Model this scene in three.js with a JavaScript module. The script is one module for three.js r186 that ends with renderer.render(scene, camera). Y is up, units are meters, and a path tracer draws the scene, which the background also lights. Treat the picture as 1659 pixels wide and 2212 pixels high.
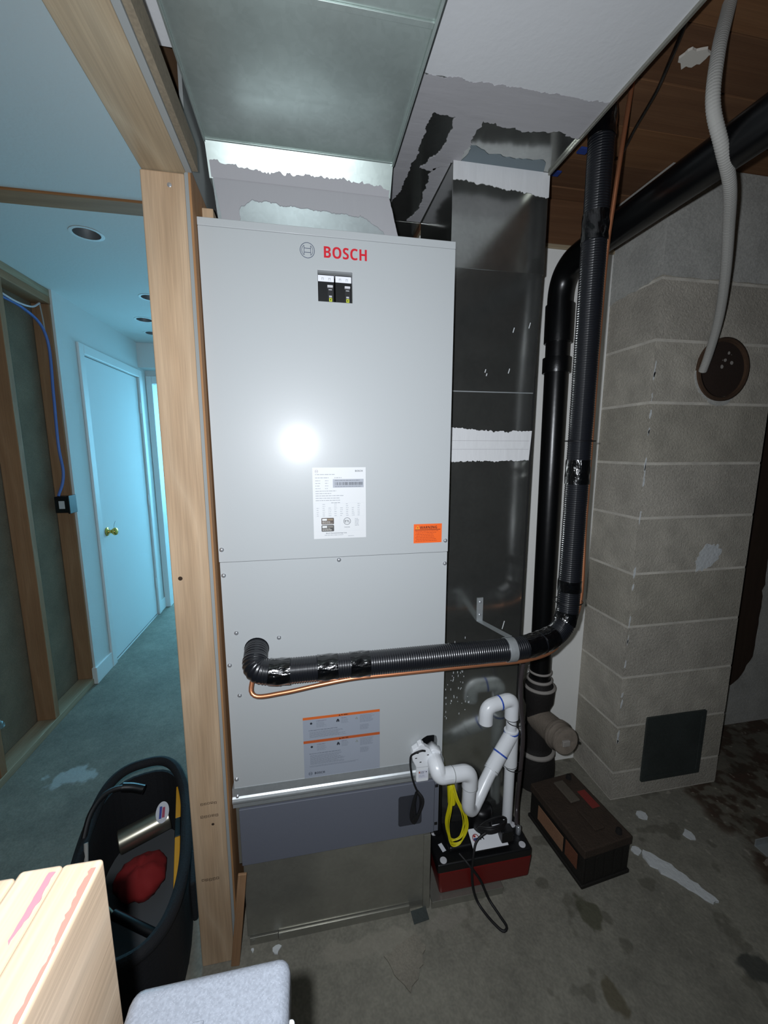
import * as THREE from 'three';
import { RoundedBoxGeometry } from 'three/addons/geometries/RoundedBoxGeometry.js';
import { mergeGeometries } from 'three/addons/utils/BufferGeometryUtils.js';
import { FontLoader } from 'three/addons/loaders/FontLoader.js';
import { TextGeometry } from 'three/addons/geometries/TextGeometry.js';
import { RectAreaLightUniformsLib } from 'three/addons/lights/RectAreaLightUniformsLib.js';

// ---------- camera, light, exposure ----------
const scene = new THREE.Scene();
const camera = new THREE.PerspectiveCamera(103.04, 1659 / 2212, 0.02, 60);
camera.position.set(0.2311, 1.5, 1.0815);
camera.rotation.set(-0.15633, -0.18641, 0.0007, 'YXZ');
const renderer = new THREE.WebGLRenderer({ antialias: true });
renderer.toneMapping = THREE.LinearToneMapping;
renderer.toneMappingExposure = 1.0;
renderer.shadowMap.enabled = true;
RectAreaLightUniformsLib.init();
scene.background = new THREE.Color(0.55, 0.9, 1.0);           // daylight beyond the far window

// the photographer's phone flash, a small bright source beside the lens
const flash = new THREE.SpotLight(0xf3f8ff, 5.0, 0, 1.53, 1, 2);
flash.position.set(0.196, 1.522, 1.074);
flash.target.position.set(0.196 + 0.183, 1.522 - 0.156, 1.074 - 0.971); scene.add(flash.target); flash.castShadow = true; flash.shadow.radius = 0.4; flash.shadow.mapSize.set(2048, 2048);
scene.add(flash);
// daylight that enters through the window of the room behind the hallway
const day = new THREE.RectAreaLight(new THREE.Color(0.24, 0.72, 1.05), 14, 1.7, 1.3);
day.position.set(-1.1, 1.48, -4.56); day.lookAt(-1.1, 1.48, 0);
scene.add(day);

// ---------- helpers ----------
const V3 = (x, y, z) => new THREE.Vector3(x, y, z);
function rng(seed) { let s = seed >>> 0; return () => { s = (s + 0x6d2b79f5) | 0; let t = Math.imul(s ^ (s >>> 15), 1 | s); t = (t + Math.imul(t ^ (t >>> 7), 61 | t)) ^ t; return ((t ^ (t >>> 14)) >>> 0) / 4294967296; }; }
const h2 = (x, y, s) => { let n = Math.imul(x | 0, 374761393) + Math.imul(y | 0, 668265263) + Math.imul(s | 0, 1274126177); n = Math.imul(n ^ (n >>> 13), 1274126177); return ((n ^ (n >>> 16)) >>> 0) / 4294967296; };
function vn(x, y, s, p, q = p) { // value noise, periodic with p cells when p is given
  const xi = Math.floor(x), yi = Math.floor(y), fx = x - xi, fy = y - yi, u = fx * fx * (3 - 2 * fx), v = fy * fy * (3 - 2 * fy);
  const w = (a) => p ? ((a % p) + p) % p : a, e = (a) => q ? ((a % q) + q) % q : a;
  const a = h2(w(xi), e(yi), s), b = h2(w(xi + 1), e(yi), s), c = h2(w(xi), e(yi + 1), s), d = h2(w(xi + 1), e(yi + 1), s);
  return a + (b - a) * u + (c - a) * v + (a - b - c + d) * u * v;
}
function fbm(x, y, s, o = 4, p) { let t = 0, a = 0.5, n = 0; for (let i = 0; i < o; i++) { t += a * vn(x, y, s + i * 17, p); n += a; x *= 2; y *= 2; if (p) p *= 2; a *= 0.5; } return t / n; }
const clamp = (x, a = 0, b = 1) => Math.min(b, Math.max(a, x));
const smooth = (a, b, x) => { const t = clamp((x - a) / (b - a)); return t * t * (3 - 2 * t); };
function tex(w, h, fn, srgb, rx = 1, ry = rx) {
  const d = new Uint8Array(w * h * 4);
  for (let y = 0; y < h; y++) for (let x = 0; x < w; x++) {
    const c = fn((x + 0.5) / w, (y + 0.5) / h), o = (y * w + x) * 4;
    if (typeof c === 'number') d[o] = d[o + 1] = d[o + 2] = clamp(c) * 255; else { d[o] = clamp(c[0]) * 255; d[o + 1] = clamp(c[1]) * 255; d[o + 2] = clamp(c[2]) * 255; }
    d[o + 3] = 255;
  }
  const t = new THREE.DataTexture(d, w, h, THREE.RGBAFormat);
  t.wrapS = t.wrapT = THREE.RepeatWrapping; t.magFilter = THREE.LinearFilter; t.minFilter = THREE.LinearMipmapLinearFilter; t.generateMipmaps = true;
  if (srgb) t.colorSpace = THREE.SRGBColorSpace;
  t.repeat.set(rx, ry); t.needsUpdate = true; return t;
}
const rep = (t, rx, ry = rx) => { const c = t.clone(); c.repeat.set(rx, ry); c.needsUpdate = true; return c; };
function canvasTex(w, h, draw) {
  const c = document.createElement('canvas'); c.width = w; c.height = h; draw(c.getContext('2d'), w, h);
  const t = new THREE.CanvasTexture(c); t.colorSpace = THREE.SRGBColorSpace; return t;
}
// metric box mapping; u follows the axis "along"
function muv(g0, along = 'y') {
  const g = g0.index ? g0.toNonIndexed() : g0, p = g.attributes.position, uv = new Float32Array(p.count * 2);
  const a = V3(), b = V3(), c = V3(), n = V3();
  for (let i = 0; i < p.count; i += 3) {
    a.fromBufferAttribute(p, i); b.fromBufferAttribute(p, i + 1); c.fromBufferAttribute(p, i + 2);
    n.copy(b).sub(a).cross(c.clone().sub(a)); const ax = Math.abs(n.x), ay = Math.abs(n.y), az = Math.abs(n.z);
    let rest = ax >= ay && ax >= az ? ['z', 'y'] : ay >= az ? ['x', 'z'] : ['x', 'y'];
    if (rest[1] === along) rest = [rest[1], rest[0]];
    [a, b, c].forEach((v, k) => { uv[(i + k) * 2] = v[rest[0]]; uv[(i + k) * 2 + 1] = v[rest[1]] + (rest[0] === along ? 0 : 0.37); });
  }
  g.setAttribute('uv', new THREE.BufferAttribute(uv, 2)); return g;
}
function box(x0, x1, y0, y1, z0, z1, bev = 0, along = 'y') {
  const w = Math.abs(x1 - x0), h = Math.abs(y1 - y0), d = Math.abs(z1 - z0);
  const g = bev ? new RoundedBoxGeometry(w, h, d, 2, Math.min(bev, w / 2.01, h / 2.01, d / 2.01)) : new THREE.BoxGeometry(w, h, d);
  g.translate((x0 + x1) / 2, (y0 + y1) / 2, (z0 + z1) / 2); return muv(g, along);
}
const basis = (g, o, ex, ey, ez) => g.applyMatrix4(new THREE.Matrix4().makeBasis(V3(...ex), V3(...ey), V3(...ez)).setPosition(...o));
const shape = (pts, holes = []) => { const s = new THREE.Shape(pts.map((p) => new THREE.Vector2(...p))); for (const h of holes) s.holes.push(new THREE.Path(h.map((p) => new THREE.Vector2(...p)))); return s; };
function slab(pts, depth, { holes = [], bevel = 0, o = [0, 0, 0], ex = [1, 0, 0], ey = [0, 1, 0], ez = [0, 0, 1], along = 'y' } = {}) {
  const g = new THREE.ExtrudeGeometry(shape(pts, holes), { depth, bevelEnabled: bevel > 0, bevelThickness: bevel, bevelSize: bevel, bevelSegments: 2, curveSegments: 12 });
  return muv(basis(g, o, ex, ey, ez), along);
}
const DOWN = { ex: [1, 0, 0], ey: [0, 0, 1], ez: [0, -1, 0] }, UP = { ex: [1, 0, 0], ey: [0, 0, -1], ez: [0, 1, 0] }, EAST = { ex: [0, 0, -1], ey: [0, 1, 0], ez: [1, 0, 0] };
function ragged(pts, amp, step, seed) {
  const out = []; pts.forEach((p, i) => {
    const q = pts[(i + 1) % pts.length], dx = q[0] - p[0], dy = q[1] - p[1], L = Math.hypot(dx, dy), n = Math.max(1, Math.round(L / step)), k = p[2] ?? 1;
    for (let j = 0; j < n; j++) { const t = j / n, X = p[0] + dx * t, Y = p[1] + dy * t, r = k * amp * ((fbm(X * 60 + 5, Y * 60 + 9, seed, 3) - 0.5) * 2.2 + (vn(X * 330, Y * 330, seed + 5) - 0.5) * 0.9); out.push([p[0] + dx * t - dy / L * r, p[1] + dy * t + dx / L * r]); }
  }); return out;
}
const circle = (cx, cy, r, n = 32) => Array.from({ length: n }, (_, i) => [cx + r * Math.cos(i / n * 6.283185), cy + r * Math.sin(i / n * 6.283185)]);
function rrect(x0, x1, y0, y1, r, n = 5) { const o = []; for (const [cx, cy, a] of [[x1 - r, y1 - r, 0], [x0 + r, y1 - r, 1], [x0 + r, y0 + r, 2], [x1 - r, y0 + r, 3]]) for (let i = 0; i <= n; i++) { const t = (a + i / n) * Math.PI / 2; o.push([cx + r * Math.cos(t), cy + r * Math.sin(t)]); } return o; }
// a path through corner points, each corner rounded with radius r
function fillet(P, r, step = 0.01) {
  const out = []; const pts = P.map((p) => V3(...p));
  const line = (a, b) => { const n = Math.max(1, Math.round(a.distanceTo(b) / step)); for (let i = 0; i < n; i++) out.push(a.clone().lerp(b, i / n)); };
  let last = pts[0];
  for (let i = 1; i < pts.length - 1; i++) {
    const d0 = pts[i - 1].clone().sub(pts[i]), d1 = pts[i + 1].clone().sub(pts[i]), k = Math.min(r, d0.length() * 0.49, d1.length() * 0.49);
    const a = pts[i].clone().addScaledVector(d0.normalize(), k), b = pts[i].clone().addScaledVector(d1.normalize(), k); line(last, a);
    const n = Math.max(4, Math.round(k * 2 / step)); for (let j = 0; j < n; j++) { const t = j / n; out.push(a.clone().multiplyScalar((1 - t) * (1 - t)).addScaledVector(pts[i], 2 * t * (1 - t)).addScaledVector(b, t * t)); }
    last = b;
  }
  line(last, pts.at(-1)); out.push(pts.at(-1)); return out;
}
const spline = (P, step = 0.01) => { const c = new THREE.CatmullRomCurve3(P.map((p) => V3(...p)), false, 'centripetal'); return c.getSpacedPoints(Math.max(6, Math.round(c.getLength() / step))); };
function resample(path, step) { const cum = [0]; for (let i = 1; i < path.length; i++) cum.push(cum[i - 1] + path[i].distanceTo(path[i - 1])); const L = cum.at(-1), n = Math.ceil(L / step), o = []; let k = 0; for (let i = 0; i <= n; i++) { const s = L * i / n; while (k < cum.length - 2 && cum[k + 1] < s) k++; o.push(path[k].clone().lerp(path[k + 1], clamp((s - cum[k]) / Math.max(1e-9, cum[k + 1] - cum[k])))); } return o; }
function sweep(path, rad, nr = 14, cap = true) {
  const n = path.length, pos = [], uv = [], idx = []; let s = 0, N = null, T0 = null;
  for (let i = 0; i < n; i++) {
    const T = (i < n - 1 ? path[i + 1].clone().sub(path[i]) : path[i].clone().sub(path[i - 1])); if (i > 0 && i < n - 1) T.add(path[i].clone().sub(path[i - 1])); T.normalize();
    if (!N) { N = Math.abs(T.y) < 0.9 ? V3(0, 1, 0) : V3(1, 0, 0); N.addScaledVector(T, -N.dot(T)).normalize(); } else { N.applyQuaternion(new THREE.Quaternion().setFromUnitVectors(T0, T)); N.addScaledVector(T, -N.dot(T)).normalize(); }
    T0 = T.clone(); const B = T.clone().cross(N); if (i) s += path[i].distanceTo(path[i - 1]);
    for (let j = 0; j <= nr; j++) { const a = j / nr * Math.PI * 2, r = typeof rad === 'function' ? rad(s, a, i / (n - 1)) : rad; pos.push(path[i].x + (N.x * Math.cos(a) + B.x * Math.sin(a)) * r, path[i].y + (N.y * Math.cos(a) + B.y * Math.sin(a)) * r, path[i].z + (N.z * Math.cos(a) + B.z * Math.sin(a)) * r); uv.push(s, j / nr * 0.2); }
  }
  for (let i = 0; i < n - 1; i++) for (let j = 0; j < nr; j++) { const a = i * (nr + 1) + j, b = a + nr + 1; idx.push(a, a + 1, b, b, a + 1, b + 1); }
  if (cap) for (const [e, base] of [[0, 0], [n - 1, (n - 1) * (nr + 1)]]) { const c = pos.length / 3; pos.push(path[e].x, path[e].y, path[e].z); uv.push(0, 0); const st = pos.length / 3; for (let j = 0; j <= nr; j++) { const q = (base + j) * 3; pos.push(pos[q], pos[q + 1], pos[q + 2]); uv.push(0.1, j / nr); } for (let j = 0; j < nr; j++) e ? idx.push(c, st + j, st + j + 1) : idx.push(c, st + j + 1, st + j); }
  const g = new THREE.BufferGeometry(); g.setAttribute('position', new THREE.Float32BufferAttribute(pos, 3)); g.setAttribute('uv', new THREE.Float32BufferAttribute(uv, 2)); g.setIndex(idx); g.computeVertexNormals(); return g;
}
// a lathe from p along dir; profile is [distance along, radius]
function turned(p, dir, prof, n = 28) {
  const g = new THREE.LatheGeometry(prof.map(([t, r]) => new THREE.Vector2(Math.max(r, 1e-5), t)), n);
  g.applyQuaternion(new THREE.Quaternion().setFromUnitVectors(V3(0, 1, 0), V3(...dir).normalize())); g.translate(...p); return g;
}
const sub = (a, b) => a.map((x, i) => x - b[i]);
const rod = (a, b, r, n = 14) => { const d = sub(b, a), L = Math.hypot(...d); return turned(a, d, [[0, 0], [0, r], [L, r], [L, 0]], n); };
const cat = (...gs) => mergeGeometries(gs.flat().map((g) => { const k = g.index ? g.toNonIndexed() : g; for (const n of Object.keys(k.attributes)) if (!['position', 'normal', 'uv'].includes(n)) k.deleteAttribute(n); return k; }));

const taken = new Map();
function numbered(name) { const k = taken.get(name) ?? 0; taken.set(name, k + 1); return k ? name + '_' + String(k).padStart(3, '0') : name; }
const shadow = (o) => { o.castShadow = o.receiveShadow = true; return o; };
function thing(name, label, category, base = [0, 0, 0], group) {
  const o = new THREE.Group(); o.name = numbered(name); o.position.set(...base); o.userData = { label, category }; if (group) o.userData.group = group; scene.add(o); return o;
}
// a part given in world coordinates, moved under its parent
function part(parent, name, g, mat, label) {
  const w = V3(); for (let o = parent; o && o !== scene; o = o.parent) w.add(o.position);
  g.translate(-w.x, -w.y, -w.z); const m = shadow(new THREE.Mesh(g, mat)); m.name = name; if (label) m.userData.label = label; parent.add(m); return m;
}
function single(name, g, mat, label, category, group) { const m = shadow(new THREE.Mesh(g, mat)); m.name = numbered(name); m.userData = { label, category }; if (group) m.userData.group = group; scene.add(m); return m; }
function struct(name, g, mat, label, category) {
  const m = g ? shadow(new THREE.Mesh(g, mat)) : new THREE.Group(); m.name = numbered(name); m.userData = { kind: 'structure', label, category }; scene.add(m); return m;
}

// ---------- textures and materials ----------
const woodTex = tex(1024, 512, (u, v) => { // u along the grain
  const warp = fbm(u * 3, v * 3, 3, 3, 3) * 2.4, q = v * 6 + warp, ring = Math.pow(Math.abs((q % 1) - 0.5) * 2, 1.6);
  const fib = vn(u * 26, v * 330, 8, 26, 330), fib2 = vn(u * 9, v * 120, 18, 9, 120), blot = fbm(u * 5, v * 5, 21, 3, 5);
  const t = 0.86 + 0.055 * ring + 0.07 * (fib - 0.5) + 0.05 * (fib2 - 0.5) + 0.10 * (blot - 0.5);
  return [t * 1.02, t * (0.955 + 0.02 * ring), t * (0.885 + 0.04 * ring)];
}, true, 0.9, 3.2);
const concTex = tex(512, 512, (u, v) => { const a = fbm(u * 8, v * 8, 40, 5, 8), b = vn(u * 256, v * 256, 50, 256), t = 0.88 + 0.2 * (a - 0.5) + 0.12 * (b - 0.5); return [t, t * 0.99, t * 0.965]; }, true, 1.4);
const fineBump = tex(512, 512, (u, v) => fbm(u * 48, v * 48, 60, 4, 48), false, 2);
const roughGalv = tex(512, 512, (u, v) => 0.8 + 0.16 * (fbm(u * 6, v * 60, 71, 4, 0) - 0.5) + 0.12 * (fbm(u * 8, v * 8, 72, 3, 8) - 0.5), false, 1.1);
const galvTex = tex(512, 512, (u, v) => { const a = fbm(u * 12, v * 12, 80, 4, 12), b = h2(Math.floor(u * 90 + 2 * vn(u * 40, v * 40, 5)), Math.floor(v * 90 + 2 * vn(u * 40, v * 40, 6)), 3); const t = 0.9 + 0.10 * (a - 0.5) + 0.03 * (b - 0.5); return [t, t, t]; }, true, 1.2);
const brushBump = tex(512, 512, (u, v) => fbm(u * 5 + 0.6 * fbm(u * 6, v * 6, 95, 2), v * 26, 91, 4, 0) * 0.6 + 0.4 * fbm(u * 10, v * 10, 93, 4, 10), false, 2);
const S = (o) => new THREE.MeshStandardMaterial(o), P = (o) => new THREE.MeshPhysicalMaterial(o);
const wood = (color, rx = 0.9, ry = 3.2, rough = 0.75) => S({ color, map: rep(woodTex, rx, ry), roughness: rough, bumpMap: rep(woodTex, rx, ry), bumpScale: 0.0006 });
const M = {
  stud: wood('#c6b39b', 0.8, 2.6), studPale: wood('#b2aa96', 0.7, 2.2), studBrown: wood('#a98a6c', 0.8, 2.4), ply: wood('#b08a62', 0.6, 4), plank: [0, 1, 2].map((i) => wood(['#7d5d42', '#876444', '#705239'][i], 0.5, 3 + i, 0.85)),
  rotten: wood('#3a2c20', 0.7, 4, 0.95), timber: wood('#ecdcc8', 0.8, 2.0), header: wood('#b0865c', 0.5, 3),
  panel: P({ color: '#b0b4b5', roughness: 0.4, specularIntensity: 0.55, clearcoat: 0.16, clearcoatRoughness: 0.17, bumpMap: rep(fineBump, 6), bumpScale: 0.00004 }),
  body: S({ color: '#b9bec3', roughness: 0.45 }),
  galv: S({ color: '#c2cfca', metalness: 0.6, roughness: 0.46, roughnessMap: roughGalv, map: galvTex }),
  galvDull: S({ color: '#aaa99f', metalness: 0.62, roughness: 0.4, roughnessMap: roughGalv, map: galvTex }),
  galvShiny: S({ color: '#d6dcde', metalness: 0.66, roughness: 0.4, map: galvTex }),
  drop: S({ color: '#d3d6d2', metalness: 0.95, roughness: 0.2, roughnessMap: roughGalv, map: galvTex }),
  mastic: S({ color: '#a9a8ab', roughness: 0.85, bumpMap: brushBump, bumpScale: 0.0016 }),
  masticWhite: S({ color: '#d2d3d4', roughness: 0.8, bumpMap: brushBump, bumpScale: 0.0022 }),
  whitePaint: S({ color: '#cfd1d3', roughness: 0.7, bumpMap: fineBump, bumpScale: 0.0004 }),
  foam: P({ color: '#15171c', roughness: 0.34, clearcoat: 0.5, clearcoatRoughness: 0.22 }), foamMat: S({ color: '#3a3d3e', roughness: 0.9 }),
  tape: P({ color: '#07080a', roughness: 0.18, clearcoat: 0.8, clearcoatRoughness: 0.1, bumpMap: rep(brushBump, 8), bumpScale: 0.003 }),
  copper: S({ color: '#e59a70', metalness: 0.82, roughness: 0.38 }),
  pvc: P({ color: '#e8ebee', roughness: 0.28 }), primer: S({ color: '#2f55b8', roughness: 0.5 }),
  blackPlastic: S({ color: '#0d0e10', roughness: 0.42 }), blackMatt: S({ color: '#0a0a0b', roughness: 0.8 }), blackRubber: S({ color: '#121214', roughness: 0.6 }),
  abs: P({ color: '#08090b', roughness: 0.3, bumpMap: rep(fineBump, 1), bumpScale: 0.0002 }), castIron: S({ color: '#191614', roughness: 0.8, bumpMap: fineBump, bumpScale: 0.0015 }), ironDusty: S({ color: '#948a80', roughness: 0.85, map: concTex, bumpMap: fineBump, bumpScale: 0.001 }), ringGrey: S({ color: '#96918b', roughness: 0.8 }),
  red: P({ color: '#6a1210', roughness: 0.4 }), knob: S({ color: '#c9c9cd', roughness: 0.5 }), yellow: P({ color: '#d6cc1a', roughness: 0.4 }), vinyl: P({ color: '#3b3536', roughness: 0.3 }),
  screw: S({ color: '#c7cbd0', metalness: 0.7, roughness: 0.3 }), filterDoor: S({ color: '#676b76', roughness: 0.55, bumpMap: fineBump, bumpScale: 0.0002 }),
  drywallHall: S({ color: '#d9dedd', roughness: 0.9, bumpMap: fineBump, bumpScale: 0.0004 }), trimWhite: S({ color: '#e6eaea', roughness: 0.5 }), doorWhite: S({ color: '#e2e7e8', roughness: 0.8 }), wallPale: S({ color: '#f0f0ec', roughness: 0.9, bumpMap: fineBump, bumpScale: 0.0004 }),
  panelBack: S({ color: '#8b8170', roughness: 0.95, map: concTex, bumpMap: fineBump, bumpScale: 0.0005 }), gyp: S({ color: '#8d9190', roughness: 0.95 }), dim: S({ color: '#a5a29b', roughness: 0.95, map: concTex }),
  block: [0, 1, 2].map((i) => S({ color: ['#c2beb6', '#bcb8ae', '#c8c4bb'][i], roughness: 0.95, map: rep(concTex, 1.2 + i * 0.5), bumpMap: rep(fineBump, 4), bumpScale: 0.0018 })), mortar: S({ color: '#e6e3dc', roughness: 0.95, map: rep(concTex, 2.5) }), parge: S({ color: '#cbcdcc', roughness: 0.95, map: rep(concTex, 1.1), bumpMap: fineBump, bumpScale: 0.001 }),
  rust: S({ color: '#2c1d14', roughness: 0.9, bumpMap: rep(fineBump, 5), bumpScale: 0.002 }), ironDoor: S({ color: '#4a5252', metalness: 0.4, roughness: 0.7, map: concTex }),
  flex: S({ color: '#a5a49f', roughness: 0.7 }), brass: S({ color: '#d8b25c', metalness: 1, roughness: 0.18 }), plaster: S({ color: '#cfd3d4', roughness: 0.9, bumpMap: fineBump, bumpScale: 0.002 }),
  blueCable: S({ color: '#5878c0', roughness: 0.45 }), whiteCable: S({ color: '#d8d4dc', roughness: 0.5 }), blueTape: S({ color: '#27408a', roughness: 0.6 }), paper: S({ color: '#d6d2c8', roughness: 0.9, side: THREE.DoubleSide }),
  bagCloth: S({ color: '#141519', roughness: 0.85, bumpMap: rep(fineBump, 6), bumpScale: 0.001 }), bagLining: S({ color: '#55585a', roughness: 0.9 }), levelYellow: S({ color: '#d79a1c', roughness: 0.45 }), redCloth: S({ color: '#8d1c1c', roughness: 0.85 }), tin: S({ color: '#b7b3a2', metalness: 0.9, roughness: 0.3 }),
  glass: P({ color: '#ffffff', transmission: 1, thickness: 0, roughness: 0.02 }), foil: S({ color: '#d7e0e6', metalness: 1, roughness: 0.2, side: THREE.DoubleSide }), clearPlastic: P({ color: '#f2f6fa', transmission: 0.7, thickness: 0, roughness: 0.2 }),
};
// the concrete floor: stains, plaster smears and dirt where the photograph shows them; 4.6 m across
const F0 = { x: -1.5, z: -3.2, w: 4.6 };
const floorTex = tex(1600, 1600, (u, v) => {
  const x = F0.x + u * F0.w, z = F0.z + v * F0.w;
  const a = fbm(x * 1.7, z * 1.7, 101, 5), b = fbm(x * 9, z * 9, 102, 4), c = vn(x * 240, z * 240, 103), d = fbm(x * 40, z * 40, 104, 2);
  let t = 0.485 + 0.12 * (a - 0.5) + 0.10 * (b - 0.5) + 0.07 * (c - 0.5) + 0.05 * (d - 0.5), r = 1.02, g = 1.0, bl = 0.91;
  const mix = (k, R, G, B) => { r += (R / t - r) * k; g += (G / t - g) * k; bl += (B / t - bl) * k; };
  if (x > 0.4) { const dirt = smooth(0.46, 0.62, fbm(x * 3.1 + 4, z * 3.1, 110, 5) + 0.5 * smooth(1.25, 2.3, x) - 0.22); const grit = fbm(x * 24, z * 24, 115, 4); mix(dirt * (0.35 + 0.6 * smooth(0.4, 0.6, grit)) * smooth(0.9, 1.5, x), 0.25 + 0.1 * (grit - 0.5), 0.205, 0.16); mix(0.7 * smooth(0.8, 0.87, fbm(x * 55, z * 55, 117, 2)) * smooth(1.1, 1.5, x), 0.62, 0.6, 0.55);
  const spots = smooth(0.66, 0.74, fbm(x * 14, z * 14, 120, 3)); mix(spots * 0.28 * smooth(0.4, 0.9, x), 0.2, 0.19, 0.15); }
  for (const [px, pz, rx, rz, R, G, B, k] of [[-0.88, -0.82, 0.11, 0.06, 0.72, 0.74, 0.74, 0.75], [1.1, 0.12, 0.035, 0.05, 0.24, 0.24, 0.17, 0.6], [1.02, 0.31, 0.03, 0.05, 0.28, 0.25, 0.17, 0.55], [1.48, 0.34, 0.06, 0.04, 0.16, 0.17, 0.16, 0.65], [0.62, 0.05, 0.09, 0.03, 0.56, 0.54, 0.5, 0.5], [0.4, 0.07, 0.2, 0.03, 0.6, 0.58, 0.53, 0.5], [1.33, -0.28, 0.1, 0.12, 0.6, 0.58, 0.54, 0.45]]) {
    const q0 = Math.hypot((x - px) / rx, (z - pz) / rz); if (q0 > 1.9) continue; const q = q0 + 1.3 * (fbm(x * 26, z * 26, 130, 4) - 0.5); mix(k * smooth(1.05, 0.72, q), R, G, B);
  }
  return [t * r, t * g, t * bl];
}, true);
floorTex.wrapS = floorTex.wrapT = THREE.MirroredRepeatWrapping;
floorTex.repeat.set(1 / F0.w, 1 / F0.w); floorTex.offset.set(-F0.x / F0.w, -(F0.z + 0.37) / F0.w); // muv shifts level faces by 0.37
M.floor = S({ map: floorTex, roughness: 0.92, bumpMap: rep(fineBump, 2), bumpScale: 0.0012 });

// ---------- the setting ----------
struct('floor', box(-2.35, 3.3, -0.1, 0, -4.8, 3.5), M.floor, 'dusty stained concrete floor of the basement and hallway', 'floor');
{ // wooden subfloor overhead, seen as planks beside the ducts
  const c = struct('ceiling', null, null, 'dark brown wooden boards overhead beside the black pipe', 'ceiling');
  const R = rng(5); let z = 3.5, k = 0; while (z > -1.0) { const w = 0.135 + 0.02 * R(); part(c, 'plank', box(-0.02, 3.3, 2.45 + 0.003 * R(), 2.49, z - w, z - 0.002, 0.002, 'x'), M.plank[k++ % 3]); z -= w; }
  part(c, 'backing', box(-2.35, 3.3, 2.495, 2.6, -4.8, 3.5), M.dim);
}
const holes = [[-0.627, -0.935], [-0.638, -1.667], [-0.834, -2.129], [-0.9, -2.478]];
{ // drywall ceiling of the hallway, in two sheets with an exposed plate between
  const y = 2.365;
  struct('ceiling', slab([[-1.25, -2.95], [-0.02, -2.95], [-0.02, -0.752], [-1.25, -0.752]], 0.013, { holes: holes.map(([x, z]) => circle(x, z, 0.057)), o: [0, y + 0.013, 0], ...DOWN }), M.drywallHall, 'painted drywall hallway ceiling with round light holes', 'ceiling');
  struct('ceiling', slab(ragged([[-1.25, -0.648, 0], [-0.02, -0.648, 0], [-0.02, 3.5, 0], [-1.25, 3.5, 0]], 0.006, 0.02, 3), 0.013, { o: [0, y + 0.013, 0], ...DOWN }), M.drywallHall, 'drywall ceiling sheet nearer than the exposed wooden plate', 'ceiling');
  struct('trim_1', box(-1.25, -0.1, 2.36, 2.398, -0.745, -0.655, 0.002, 'x'), M.header, 'exposed wooden plate across the hallway ceiling where a wall was removed', 'plate');
}
holes.forEach(([x, z], i) => {
  const t = thing('recessed_light_can', ['empty dark recessed light hole in the hallway ceiling beside the ceiling plate', 'empty dark recessed light hole partly behind the wooden post', 'empty dark recessed light hole above the white door', 'small far recessed light hole by the hallway end wall'][i], 'light hole', [x, 2.365, z], 'recessed light holes in the hallway ceiling');
  part(t, 'ring', turned([x, 2.3635, z], [0, 1, 0], [[0, 0.049], [0, 0.062], [0.0014, 0.062], [0.0014, 0.049], [0, 0.049]], 36), M.trimWhite);
  part(t, 'can', turned([x, 2.366, z], [0, 1, 0], [[0, 0.049], [0, 0.051], [0.1, 0.051], [0.1, 0], [0.098, 0], [0.098, 0.049], [0, 0.049]], 30), S({ color: '#8d9092', metalness: 0.6, roughness: 0.5 }));
});
// hallway left wall, painted drywall with the door opening
const WX = -1.137, dz0 = -1.905, dz1 = -2.755, dTop = 2.075;
struct('wall_left', slab([[1.64, 0], [2.95, 0], [2.95, 2.365], [1.64, 2.365]], 0.013, { holes: [[[-dz0 - 0.005, 0.001], [-dz1 + 0.005, 0.001], [-dz1 + 0.005, dTop + 0.005], [-dz0 - 0.005, dTop + 0.005]]], o: [WX - 0.013, 0, 0], ...EAST }), M.drywallHall, 'painted hallway wall around the white door', 'wall');
{ // stripped part of the wall: studs, plates and the back of the next room's panelling
  const w = struct('wall_left', null, null, 'stripped stud wall of the hallway with bare framing', 'wall');
  part(w, 'backing_panel', box(-1.262, -1.242, 0, 2.37, -1.66, 3.5), M.panelBack);
  for (const z of [-1.63, -1.227, -0.82, -0.41, 0, 0.41, 0.82]) part(w, 'stud', box(-1.239, -1.15, 0.039, 2.287, z - 0.038, z, 0.003), M.studBrown);
  part(w, 'bottom_plate', box(-1.24, -1.148, 0, 0.038, -1.67, 3.5, 0.003, 'z'), M.studPale);
  part(w, 'top_plate', box(-1.24, -1.148, 2.288, 2.326, -1.67, 3.5, 0.003, 'z'), M.studBrown); part(w, 'top_plate', box(-1.24, -1.148, 2.327, 2.364, -1.67, 3.5, 0.003, 'z'), M.studPale);
  part(w, 'backing_panel', box(-1.262, -1.16, 0, 2.37, -2.95, -1.69), M.panelBack);
}
struct('baseboard_left', cat(box(WX - 0.02, WX + 0.012, 0, 0.11, dz0 + 0.062, -1.63, 0.003, 'z'), box(WX, WX + 0.012, 0, 0.1, -2.95, dz1 - 0.066, 0.003, 'z')), M.trimWhite, 'white baseboard pieces beside the hallway door', 'baseboard');
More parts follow.
